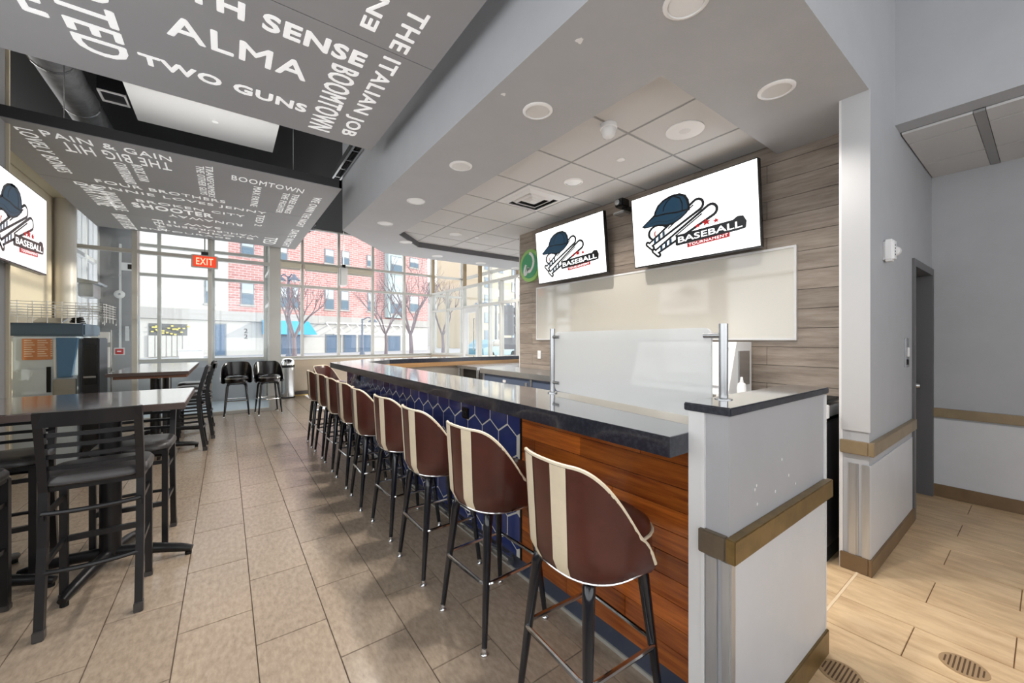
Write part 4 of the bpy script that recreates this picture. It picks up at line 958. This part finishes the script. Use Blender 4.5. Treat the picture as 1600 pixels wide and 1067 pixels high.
# ============================================================ back bar
bb = empty('back_counter', (3.3, 3, 0), 'white and steel back counter along the plank wall', 'counter')
MB().box(3.02, 3.598, .82, 4.95, .93, 1.0, .004).build('worktop', 'steel', bb)
MB().box(3.015, 3.06, .815, 1.5, .925, 1.01, .004).build('white_edge', 'white', bb)
for i, (a, b) in enumerate(((1.75, 2.75), (2.77, 3.77), (3.79, 4.9))):
    MB().box(3.06, 3.59, a, b, .08, .925).build('cabinet', 'cabinet_blue', bb)
    dd = MB().box(3.045, 3.06, a+.02, b-.02, .12, .90, .003).build('door', 'cabinet_blue', bb); MB().box(3.03, 3.046, a+.05, a+.09, .80, .88).build('latch', 'steel', dd); MB().box(3.035, 3.046, (a+b)/2-.03, (a+b)/2+.03, .84, .875).build('label', 'white', dd)
for y in (1.76, 3.78, 4.88): MB().tube([(3.05, y, 0), (3.05, y, .93)], .018, 10).build('leg', 'steel', bb)
bk = empty('bottle_cooler', (3.3, 1.2, 0), 'black undercounter cooler with louvred front behind the half wall', 'cooler')
MB().box(3.05, 3.58, .83, 1.70, .10, .90, .006).build('body', 'black_metal', bk); MB().box(3.035, 3.05, .845, 1.68, .14, .86, .004).build('door', 'bezel', bk)
for k in range(13):
    for z in (.50, .20): MB().box(3.026, 3.036, .86, 1.1, z+k*.017, z+k*.017+.008).build('louvre', 'steel', bk)
MB().box(3.028, 3.036, .88, .98, .80, .825).build('badge', 'white', bk); MB().box(3.06, 3.56, .84, 1.69, 0, .10).build('kick', 'black', bk)
wt = empty('steel_worktable', (4.1, 5.75, 0), 'stainless worktable under the far leg of the bar', 'worktable')
MB().box(3.30, 4.9, 5.50, 6.2, .92, .97, .004).build('top', 'steel', wt)
for x, y in ((3.34, 5.54), (4.86, 5.54), (3.34, 6.16), (4.86, 6.16)): MB().tube([(x, y, 0), (x, y, .92)], .02, 10).build('leg', 'steel', wt)
MB().box(3.42, 4.8, 5.60, 6.16, .15, .90).build('lower_cabinet', 'black_metal', wt)
ub = empty('underbar_sink', (2.3, 5.0, 0), 'stainless underbar sink station behind the granite top', 'sink')
MB().box(1.70, 2.15, 3.0, 5.6, .74, .78, .004).build('deck', 'steel', ub); MB().box(1.66, 1.70, 3.0, 5.6, .70, .95).build('splash', 'steel', ub)
for y in (3.05, 4.3, 5.55): MB().tube([(2.1, y, 0), (2.1, y, .74)], .02, 8).build('leg', 'steel', ub)
MB().box(1.74, 2.1, 3.2, 4.2, .50, .74).build('basin', 'steel', ub)
# white appliance behind the guard
ap = empty('white_appliance', (3.2, 1.4, 1.0), 'white sloped-top countertop appliance behind the glass guard', 'appliance')
MB().prism([(3.10, 1.0), (3.50, 1.0), (3.50, 1.40), (3.24, 1.40)], lambda u, v, d: (u, d, v), 1.45, 2.35).build('body', 'white', ap)
MB().prism([(3.095, 1.06), (3.11, 1.06), (3.225, 1.36), (3.21, 1.36)], lambda u, v, d: (u, d, v), 1.5, 2.3).build('hatch', 'white_trim', ap)
MB().box(3.26, 3.44, 1.438, 1.451, 1.06, 1.33).build('side_grip', 'steel', ap)
sb = empty('squeeze_bottle', (3.12, 1.36, 1.0), 'small white squeeze bottle next to the white appliance', 'bottle')
MB().lathe([(.03, 0), (.032, .06), (.026, .09), (.012, .10), (.008, .14)], (3.12, 1.36, 1.0), 16).build('body', 'white', sb, True); MB().lathe([(.013, .098), (.013, .112)], (3.12, 1.36, 1.0), 12).build('cap', 'white_trim', sb)
tt = empty('tool_tray', (3.2, 1.12, 1.0), 'dark tray of small tools and cable loop on back counter', 'tray')
MB().box(3.10, 3.35, .95, 1.25, 1.0, 1.02, .003).build('tray', 'black_metal', tt); MB().tube([(3.2, 1.0+.04*math.cos(a/8*math.pi), 1.02+.07*math.sin(a/8*math.pi)) for a in range(9)], .004, 6).build('cable_loop', 'black', tt)
mp = empty('payment_terminal', (3.3, .9, 1.0), 'black flat terminal at the end of the back counter', 'terminal')
MB().box(3.12, 3.40, .84, .93, 1.01, 1.03, .004).build('body', 'bezel', mp); MB().box(3.14, 3.38, .85, .92, 1.03, 1.032).build('screen', 'black', mp)
# ============================================================ drinks station and devices on the left
ds = empty('drinks_station', (-1.6, 6.85, 0), 'pale blue-grey drinks station with dark top and orange menu card', 'drinks machine')
q0, q1 = at(19, 560, Y=6.5).x, at(120, 560, Y=6.5).x; qm = at(84, 560, Y=6.5).x
MB().box(q0, q1, 6.5, 7.1, .0, 1.46, .008).build('cabinet', 'pale_blue', ds)
MB().box(q0-.03, q1+.07, 6.46, 7.14, 1.46, 1.60, .015).build('top_band', 'teal_grey', ds)
MB().box(q0+.06, qm-.04, 6.485, 6.502, .82, 1.10, .006).build('hatch_door', 'pale_blue', ds); MB().box(qm-.05, qm-.02, 6.482, 6.502, .84, 1.12).build('hatch_handle', 'black', ds)
oc = MB().box(q0+.07, qm-.01, 6.490, 6.500, 1.20, 1.43, .002).build('menu_card', 'orange_card', ds)
for i in range(3):
    for k in range(8): MB().box(q0+.085+i*.095, q0+.085+i*.095+.075*(.7+.3*((k*7+i) % 3)/2), 6.487, 6.4905, 1.405-k*.024, 1.413-k*.024).build('print_line', 'card_line', oc)
MB().prism([(qm+.04, 1.0), (q1-.03, 1.0), (q1+.02, 1.44), (qm+.03, 1.44)], lambda u, v, d: (u, d, v), 6.44, 6.501).build('dispenser_cover', 'smoke', ds)
MB().box(qm+.005, qm+.028, 6.47, 6.501, 1.0, 1.42, .004).build('nozzle_panel', 'white', ds)
MB().box(qm, q1, 6.46, 6.502, .55, .98, .004).build('lower_panel', 'steel', ds)
wr_ = empty('wire_rack', (-1.5, 6.7, 1.6), 'white wire basket rack on top of the drinks station', 'wire rack')
ra = [(q0-.05, 6.42), (q1+.22, 6.42), (q1+.22, 7.1), (q0-.05, 7.1)]
for k in range(6): MB().tube([(x, y, 1.68+k*.03) for x, y in ra], .0035, 5, True).build('wire', 'white', wr_)
for k in range(8):
    x = ra[0][0]+(ra[1][0]-ra[0][0])*k/7
    for y in (6.42, 7.1): MB().tube([(x, y, 1.60), (x, y, 1.84)], .004, 5).build('upright', 'white', wr_)
for k in range(5): MB().tube([(q1+.22, 6.42+.68*k/4, 1.62), (q1+.22, 6.42+.68*k/4, 1.84)], .004, 5).build('upright', 'white', wr_)
lp = empty('tablet', (-1.6, 6.6, 1.6), 'grey tablet lying on top of the drinks station', 'tablet'); MB().prism([(6.5, 1.602), (6.72, 1.66), (6.72, 1.668), (6.5, 1.612)], lambda u, v, d: (d, u, v), qm-.16, qm+.06).build('body', 'steel', lp)
kn = empty('cable_coil', (qm+.16, 6.7, 1.6), 'dark coil of cable on top of the drinks station', 'cable'); MB().tube([(qm+.16+.06*math.cos(a*.7)*(1-a*.012), 6.6+.06*math.sin(a*.7)*(1-a*.012), 1.61+a*.0022) for a in range(30)], .008, 6).build('coil', 'black', kn, True)
cm = empty('coffee_brewer', (q1+.1, 6.8, 0), 'tall black dispenser tower beside the drinks station', 'dispenser')
MB().box(q1+.03, q1+.17, 6.55, 6.95, 0, 1.44, .01).build('tower', 'black_metal', cm); MB().box(q1+.05, q1+.15, 6.535, 6.551, .9, 1.36).build('front_glass', 'bezel', cm); MB().box(q1+.05, q1+.15, 6.50, 6.55, .98, 1.0).build('drip_tray', 'steel', cm)
pc = empty('paper_rack', (q1+.3, 7.4, 0), 'clear rack with white printed papers beside the dispenser', 'rack')
for z in (1.05, 1.38): MB().box(q1-.09, q1+.11, 7.40, 7.42, z, z+.27 if z < 1.2 else z+.14, .003).build('sheet_holder', 'white', pc)
for k in range(5): MB().box(q1-.06, q1+.08, 7.397, 7.4, 1.10+k*.035, 1.108+k*.035).build('print_line', 'grey_vinyl', pc)
for x in (q1-.10, q1+.12): MB().tube([(x, 7.43, 0), (x, 7.43, 1.55)], .008, 6).build('upright', 'steel', pc)
MB().box(q1-.12, q1+.20, 7.30, 7.55, .92, .94).build('shelf', 'white', pc); MB().box(q1-.12, q1+.20, 7.30, 7.55, .0, .03).build('base', 'steel', pc)
nb = empty('condiment_caddy', (q1+.35, 7.4, .95), 'white caddy with black clips on the rack shelf', 'caddy'); MB().box(q1-.08, q1+.19, 7.33, 7.37, .945, 1.0).build('tray', 'white', nb)
for k in range(3): MB().box(q1-.04+k*.08, q1+.01+k*.08, 7.325, 7.332, .955, .99).build('clip', 'black', nb)
# alarm devices on the vestibule wall
pv = lambda x, y: at(x, y, Y=YW-.06)
p = pv(188, 465); a0, a1 = pv(188, 400), pv(188, 545)
cdt = empty('conduit', (p.x, YW-.07, a1.z), 'white surface conduit up the grey vestibule wall', 'conduit'); MB().box(p.x-.018, p.x+.018, YW-.075, YW-.05, a1.z, a0.z+.25).build('channel', 'white', cdt)
for z in (a1.z+.3, a0.z-.4): MB().box(p.x-.024, p.x+.024, YW-.078, YW-.05, z-.012, z+.012).build('clip', 'white_trim', cdt)
p = pv(187, 460); sl = empty('strobe', (p.x, YW-.09, p.z), 'oval white alarm strobe on the conduit', 'alarm strobe'); MB().lathe([(.085, .02), (.085, 0), (.05, -.02)], (p.x, YW-.085, p.z), 20, 'y').build('base', 'white', sl, True); MB().box(p.x-.02, p.x+.02, YW-.115, YW-.10, p.z-.02, p.z+.02).build('lens', 'steel', sl)
p = pv(187, 549); pl = empty('pull_station', (p.x, YW-.09, p.z), 'red fire alarm pull station at the foot of the conduit', 'fire alarm'); MB().box(p.x-.08, p.x+.08, YW-.09, YW-.05, p.z-.075, p.z+.075, .006).build('back_box', 'white', pl); MB().box(p.x-.06, p.x+.06, YW-.105, YW-.089, p.z-.055, p.z+.055, .006).build('face', 'red', pl); MB().box(p.x-.03, p.x+.03, YW-.112, YW-.104, p.z-.01, p.z+.015).build('handle', 'white', pl)
p = pv(200, 417); tsx = empty('thermostat', (p.x, YW-.08, p.z), 'white and black control box high on the grey vestibule wall', 'control box'); MB().box(p.x-.10, p.x+.10, YW-.10, YW-.05, p.z-.08, p.z+.08, .006).build('case', 'white', tsx); MB().box(p.x+.0, p.x+.07, YW-.106, YW-.099, p.z-.05, p.z+.05).build('display', 'black', tsx)
p = pv(199, 521); nt_ = empty('notice_holder', (p.x, YW-.08, p.z), 'narrow white notice holder on the grey vestibule wall', 'notice'); MB().box(p.x-.03, p.x+.03, YW-.075, YW-.05, p.z-.15, p.z+.15, .003).build('holder', 'white', nt_); MB().box(p.x-.022, p.x+.022, YW-.078, YW-.074, p.z-.13, p.z+.12).build('sheet', 'white_trim', nt_)
p = at(132, 452, X=-1.95); au = empty('wall_unit', (-1.95, p.y, p.z), 'grey box with curved hood under the side window', 'wall unit'); MB().box(-1.98, -1.80, p.y-.25, p.y+.25, p.z-.14, p.z+.08, .01).build('box', 'metal_guard', au); MB().prism([(-1.98, .08), (-1.74, .08), (-1.72, .11), (-1.98, .16)], lambda u, v, d: (u, p.y+d, p.z+v), -.3, .3).build('hood', 'steel', au)
# trash can
tc = empty('trash_can', (1.22, 11.0, 0), 'round brushed steel trash can under the window', 'trash can')
MB().lathe([(.155, .02), (.155, .74)], (1.22, 11.0, 0), 28).build('body', 'steel', tc, True); MB().lathe([(.16, 0), (.16, .03)], (1.22, 11.0, 0), 28).build('base_ring', 'black', tc); MB().lathe([(.158, .74), (.158, .80)], (1.22, 11.0, 0), 28).build('lid_band', 'black', tc)
MB().lathe([(.162, .80), (.16, .86), (.13, .93), (.07, .965), (.001, .975)], (1.22, 11.0, 0), 28).build('dome_lid', 'chrome', tc, True)

# ============================================================ the street outside
FA = Vector((3.9, 46.7, 0)); FD = Vector((.946, .3242, 0)); FN = Vector((.3242, -.946, 0))   # facade line, outward normal to us
def fs_(x, y):
    d = ray(x, y); t = (FA-EYE).dot(FN)/d.dot(FN); p = EYE+d*t; return (p-FA).dot(FD), p.z
def fbox(mb, s0, s1, z0, z1, d0, d1):
    p = [FA+FD*s+FN*d+Vector((0, 0, z)) for z in (z0, z1) for d in (d0, d1) for s in (s0, s1)]
    return mb.add(p, [(0, 2, 3, 1), (4, 5, 7, 6), (0, 1, 5, 4), (2, 6, 7, 3), (0, 4, 6, 2), (1, 3, 7, 5)])
def brickmat():
    m = bpy.data.materials.new('pink_red_brick'); m.use_nodes = True; N = m.node_tree.nodes; L = m.node_tree.links; b = N['Principled BSDF']; b.inputs['Roughness'].default_value = .9
    tc_ = N.new('ShaderNodeTexCoord'); mp_ = N.new('ShaderNodeMapping'); mp_.inputs['Rotation'].default_value = (R(90), 0, 0); mp_.inputs['Scale'].default_value = (1, 1, 1)
    g = N.new('ShaderNodeNewGeometry'); sx = N.new('ShaderNodeSeparateXYZ'); L.new(g.outputs['Position'], sx.inputs[0])
    ad = N.new('ShaderNodeMath'); ad.operation = 'ADD'; L.new(sx.outputs[0], ad.inputs[0]); mu = N.new('ShaderNodeMath'); mu.operation = 'MULTIPLY'; mu.inputs[1].default_value = .33; L.new(sx.outputs[1], mu.inputs[0]); L.new(mu.outputs[0], ad.inputs[1])
    cb = N.new('ShaderNodeCombineXYZ'); L.new(ad.outputs[0], cb.inputs[0]); L.new(sx.outputs[2], cb.inputs[1])
    bt = N.new('ShaderNodeTexBrick'); bt.inputs['Scale'].default_value = 1; bt.inputs['Brick Width'].default_value = .7; bt.inputs['Row Height'].default_value = .24; bt.inputs['Mortar Size'].default_value = .02
    bt.inputs['Color1'].default_value = (*srgb((190, 146, 143)), 1); bt.inputs['Color2'].default_value = (*srgb((174, 124, 122)), 1); bt.inputs['Mortar'].default_value = (*srgb((208, 196, 194)), 1)
    L.new(cb.outputs[0], bt.inputs['Vector']); L.new(bt.outputs['Color'], b.inputs['Base Color']); MATS['brick'] = m; return m
BR = brickmat()
cream = mat('cream_stucco', (194, 193, 190), .8, var=.05, scale=.6); stone = mat('pale_stone_band', (168, 167, 165), .8); panew = mat('street_window_glass', (96, 116, 132), .15, .1); dkw = mat('shopfront_glass', (92, 112, 136), .2, .1); wfr = mat('street_window_frame', (120, 128, 134), .6)
sl0 = fs_(190, 480)[0]; sb0 = fs_(355, 480)[0]; sr = fs_(668, 480)[0]; zb = 4.08
bd = empty('apartment_building', FA+FD*((sl0+sr)/2), 'pink brick building with pale shopfronts across the street', 'building')
fbox(MB(), sb0, sr, zb, 17, -10, 0).build('brick_wall', BR, bd)
fbox(MB(), sl0-6, sb0, zb, 14, -10, .25).build('stucco_wing', cream, bd)
fbox(MB(), sl0-6, sr, 0-.1, zb-.9, -10, .05).build('ground_storey', cream, bd)
fbox(MB(), sl0-6, sr, zb-.9, zb, -10, .35).build('fascia_band', stone, bd)
def fwin(x0, x1, y0, y1, d=0, m=panew, fr=True):
    s0, z1 = fs_(x0, y0); s1, z0 = fs_(x1, y1)
    w_ = fbox(MB(), s0, s1, z0, z1, d, d+.05).build('window', wfr, bd)
    zm = (z0+z1)/2
    if fr:
        fbox(MB(), s0+.1, s1-.1, zm+.06, z1-.1, d+.03, d+.07).build('pane', mat('pale_blind', (176, 190, 198), .4), w_); fbox(MB(), s0+.1, s1-.1, z0+.1, zm-.06, d+.03, d+.07).build('pane', m, w_)
        fbox(MB(), s0-.1, s1+.1, z0-.15, z0, d, d+.14).build('sill', stone, w_)
    else: fbox(MB(), s0+.12, s1-.12, z0+.1, z1-.12, d+.03, d+.07).build('pane', m, w_)
for b in ((376, 397, 441, 477), (431, 449, 447, 481), (455, 467, 448, 482), (507, 522, 451, 484), (532, 545, 454, 485), (574, 586, 457, 487), (507, 522, 388, 413), (533, 546, 391, 415), (573, 585, 398, 418), (431, 449, 380, 410), (376, 397, 372, 400), (640, 654, 462, 488), (640, 654, 402, 420)): fwin(*b)
fwin(318, 334, 437, 475, .25)
fwin(604, 624, 458, 492, .8); fwin(604, 624, 400, 430, .8)
s0, _ = fs_(601, 470); s1, _ = fs_(627, 470); fbox(MB(), s0, s1, zb+.2, 15, 0, .8).build('bay', mat('pale_teal_bay', (170, 194, 196), .6), bd)
for b in ((329, 353, 505, 556), (428, 474, 522, 558), (508, 532, 522, 558), (536, 556, 522, 558), (560, 582, 522, 558), (605, 625, 524, 557)): fwin(*b, .08, dkw, False)
s0, z1 = fs_(232, 505); s1, z0 = fs_(292, 556); arc = fbox(MB(), s0, s1, z0, z1, .06, .10).build('arcade', mat('dark_arcade', (104, 106, 108), .6), bd)
for k in range(7): 
    ss = s0+(s1-s0)*(k+.5)/7; fbox(MB(), ss-.22, ss+.22, z0, z1-1.0, .10, .2).build('pillar', cream, arc)
for k in range(22): 
    ss = s0+(s1-s0)*rnd.random(); zz = z1-.2-rnd.random()*.8; fbox(MB(), ss, ss+.15, zz, zz+.11, .2, .3).build('fairy_light', mat('fairy_yellow', (232, 214, 120), .5), arc)
s0, z1 = fs_(427, 500); s1, z0 = fs_(480, 523)
aw = MB(); pts = [(s0-1.2, z1, .3), (s1, z1, .3), (s1, z0, 2.1), (s0-1.2, z0, 2.1), (s0-1.2, z0, .3), (s1, z0, .3)]
aw.add([FA+FD*a+FN*c+Vector((0, 0, b)) for a, b, c in pts], [(0, 1, 2, 3), (0, 3, 4), (1, 5, 2), (3, 2, 5, 4), (0, 4, 5, 1)]); aw.build('awning', mat('blue_awning', (64, 160, 208), .7), bd)
s0, z1 = fs_(507, 504); s1, z0 = fs_(632, 523); pg = fbox(MB(), s0, s1, z0-.08, z0+.08, 1.9, 2.05).build('pergola', mat('white_steel', (236, 236, 236), .5), bd)
for k in range(10):
    ss = s0+(s1-s0)*k/9; mb = MB(); mb.tube([FA+FD*ss+FN*.3+Vector((0, 0, z1)), FA+FD*ss+FN*2+Vector((0, 0, z0))], .06, 5).build('strut', 'white_steel', pg)
fbox(MB(), s0, s1, z1-.06, z1+.06, .3, .4).build('ledger', 'white_steel', pg)
s0, z0 = fs_(381, 529); 
for k, zz in enumerate((z0, z0+.55)): text_mb('2', FA+FD*s0+FN*.06+Vector((0, 0, zz)), FD*.3, (0, 0, .42), FN, .03).build('house_number', 'grey_vinyl', bd)
# cream building seen through the porch
def block(name, label, x, d, wd, dp, h, m, rows, cols, wm, rot=None):
    r = ray(x, 530); c = EYE+r*d; c.z = 0; dirn = Vector((r.x, r.y, 0)).normalized() if rot is None else Vector((math.cos(R(rot)), math.sin(R(rot)), 0)); sd_ = Vector((dirn.y, -dirn.x, 0))
    b = empty(name, c, label, 'building')
    def bx(s0, s1, z0, z1, d0, d1):
        p = [c+sd_*s+dirn*dd+Vector((0, 0, z)) for z in (z0, z1) for dd in (d0, d1) for s in (s0, s1)]; return MB().add(p, [(0, 2, 3, 1), (4, 5, 7, 6), (0, 1, 5, 4), (2, 6, 7, 3), (0, 4, 6, 2), (1, 3, 7, 5)])
    bx(-wd/2, wd/2, -.1, h, 0, dp).build('wall', m, b); bx(-wd/2-.3, wd/2+.3, h, h+.5, -.3, dp).build('cornice', stone, b)
    for i in range(rows):
        for j in range(cols):
            s = -wd/2+wd*(j+.5)/cols; z = 1.2+(h-2)*i/rows
            w_ = bx(s-.7, s+.7, z, z+(h/rows)*.55, -.06, .02).build('window', wfr, b); bx(s-.55, s+.55, z+.15, z+(h/rows)*.55-.15, -.09, -.05).build('pane', wm, w_)
    return b
block('stucco_building', 'sunlit cream building behind the traffic light', 812, 75, 24, 10, 17, mat('sunlit_cream', (196, 184, 160), .8), 5, 6, panew, 108.7)
block('distant_building', 'pale hazy building far beyond the street trees', 700, 95, 30, 10, 14, mat('hazy_pale', (180, 184, 190), .8), 4, 6, panew, 108.7)
# street lamps
def lamp_post(label, x, d, h, arms):
    r = ray(x, 530); c = EYE+r*d; c.z = 0; t = empty('street_lamp', c, label, 'street lamp', 'street lamps')
    dm = mat('lamp_post_grey', (92, 104, 122), .5)
    MB().tube([c, c+Vector((0, 0, .8)), c+Vector((0, 0, h))], [.16, .10, .07], 10).build('post', dm, t, True)
    MB().lathe([(.22, 0), (.22, .25), (.13, .5)], c, 12).build('base', dm, t)
    sd_ = Vector((CS, -SN, 0))
    for s in arms:
        MB().tube([c+Vector((0, 0, h-.1)), c+sd_*s*.5+Vector((0, 0, h+.15)), c+sd_*s*.95+Vector((0, 0, h))], .045, 8).build('arm', dm, t, True)
        hd = MB().lathe([(.05, .25), (.12, .1), (.34, -.1), (.36, -.16)], c+sd_*s*.95+Vector((0, 0, h-.1)), 16).build('shade', dm, t, True); MB().lathe([(.2, -.16), (.12, -.26)], c+sd_*s*.95+Vector((0, 0, h-.1)), 12).build('lens', 'white', hd)
    return t
lamp_post('tall street lamp before the blue awning', 451, 26, 5.6, (-.6, .4)); lamp_post('street lamp before the white pergola', 566, 32, 3.1, (.9,)); lamp_post('twin-armed street lamp seen through the partition', 775, 30, 4.1, (-1.6, 1.0))
# traffic signal
r = ray(793, 530); c = EYE+r*17; c.z = 0; tg = empty('traffic_signal', c, 'grey-backed traffic signal seen through the partition', 'traffic signal'); gm = mat('signal_grey', (112, 110, 112), .6)
sd_ = Vector((CS, -SN, 0)); fw_ = Vector((SN, CS, 0))
MB().tube([c+sd_*.35, c+sd_*.35+Vector((0, 0, 5.5))], .06, 8).build('pole', gm, tg)
hd = MB(); p4 = [c+sd_*s+fw_*q+Vector((0, 0, z)) for z in (1.6, 2.9) for q in (-.15, .15) for s in (-.28, .28)]; hd.add(p4, [(0, 2, 3, 1), (4, 5, 7, 6), (0, 1, 5, 4), (2, 6, 7, 3), (0, 4, 6, 2), (1, 3, 7, 5)]); hd = hd.build('signal_head', gm, tg)
for k in range(3): MB().lathe([(.15, -.1), (.17, .15)], c+sd_*.36+Vector((0, 0, 1.85+k*.4)), 12, 'x').build('visor', gm, hd)
MB().add([c+sd_*s+fw_*q+Vector((0, 0, z)) for z in (1.0, 1.5) for q in (-.05, .05) for s in (-.2, .3)], [(0, 2, 3, 1), (4, 5, 7, 6), (0, 1, 5, 4), (2, 6, 7, 3), (0, 4, 6, 2), (1, 3, 7, 5)]).build('walk_signal', gm, tg)
# bare trees
def tree(label, x, d, h, seed, spread=.5):
    rg = random.Random(seed); r_ = ray(x, 530); c = EYE+r_*d; c.z = 0; t = empty('bare_tree', c, label, 'tree', 'bare street trees'); bk_ = mat('bark_grey', (122, 112, 116), .9)
    tw_ = MB(); 
    def grow_(p, dr, ln, rd, lev, mb):
        pts = [p]; q = p.copy(); dd = dr.copy()
        for k in range(3):
            dd = (dd+Vector((rg.uniform(-.16, .16), rg.uniform(-.16, .16), rg.uniform(-.02, .12)))).normalized(); q = q+dd*ln/3; pts.append(q.copy())
        mb.tube(pts, [rd, rd*.88, rd*.76, rd*.62], 5 if lev < 3 else 3)
        if lev >= 5: return
        for k in range(3 if lev < 3 else 2):
            a = rg.uniform(0, 6.28); e = Vector((math.cos(a), math.sin(a), 0)); nd = (dd*(1-spread*.55)+e*spread*rg.uniform(.6, 1.2)+Vector((0, 0, .15))).normalized()
            grow_(pts[rg.choice((2, 3, 3))], nd, ln*rg.uniform(.62, .82), rd*.58, lev+1, mb)
    tk = MB(); tk.tube([c, c+Vector((.03, 0, h*.14)), c+Vector((0, .05, h*.27))], [.16, .13, .11], 8); tk.build('trunk', bk_, t, True)
    for k in range(4):
        a = k*1.6+rg.random(); grow_(c+Vector((0, .05, h*.26)), Vector((math.cos(a)*spread, math.sin(a)*spread, .9)).normalized(), h*.26, .075, 1, tw_)
    tw_.build('branches', bk_, t)
tree('bare branching tree in front of the blue awning', 459, 22, 5.6, 3, .5); tree('dense bare tree in the last front window bay', 642, 24, 6.4, 11, .38); tree('bare tree beyond the white pergola', 603, 34, 7, 5, .5); tree('bare tree seen through the near partition panes', 692, 30, 6.5, 8, .45)
# cars and planter
def car(label, x, d, col, rot):
    r_ = ray(x, 530); c = EYE+r_*d; c.z = 0; t = empty('car', c, label, 'car', 'parked cars'); cm_ = mat('car_'+str(col), col, .3, coat=.5)
    ax = Vector((math.cos(R(rot)), math.sin(R(rot)), 0)); ay = Vector((-ax.y, ax.x, 0))
    def f(u, v, d_): return c+ax*u+ay*d_+Vector((0, 0, v))
    MB().prism([(-2.1, .3), (2.1, .3), (2.15, .75), (1.3, .9), (.7, 1.4), (-1.0, 1.42), (-1.7, .95), (-2.15, .85)], f, -.85, .85).build('body', cm_, t)
    for sgn in (-1, 1):
        MB().prism([(.6, 1.32), (1.1, .95), (-1.5, .98), (-.95, 1.34)], f, sgn*.852, sgn*.868).build('side_glass', 'bezel', t)
        for u in (-1.3, 1.3): MB().prism([(u+a, .33+b) for a, b in disc(0, 0, .33, 18)], f, sgn*.70, sgn*.88).build('wheel', 'black', t)
    return t
car('teal car parked beyond the porch glass', 770, 27, (70, 130, 150), 20); r_ = ray(299, 530); c = EYE+r_*24; c.z = 0
ub2 = empty('utility_box', c, 'white utility box on the pavement behind the dining table', 'utility box'); MB().box(c.x-.55, c.x+.55, c.y-.4, c.y+.4, -.08, .75, .03).build('box', 'white', ub2); MB().box(c.x-.6, c.x+.6, c.y-.45, c.y+.45, .75, .82, .02).build('lid', 'white_trim', ub2)
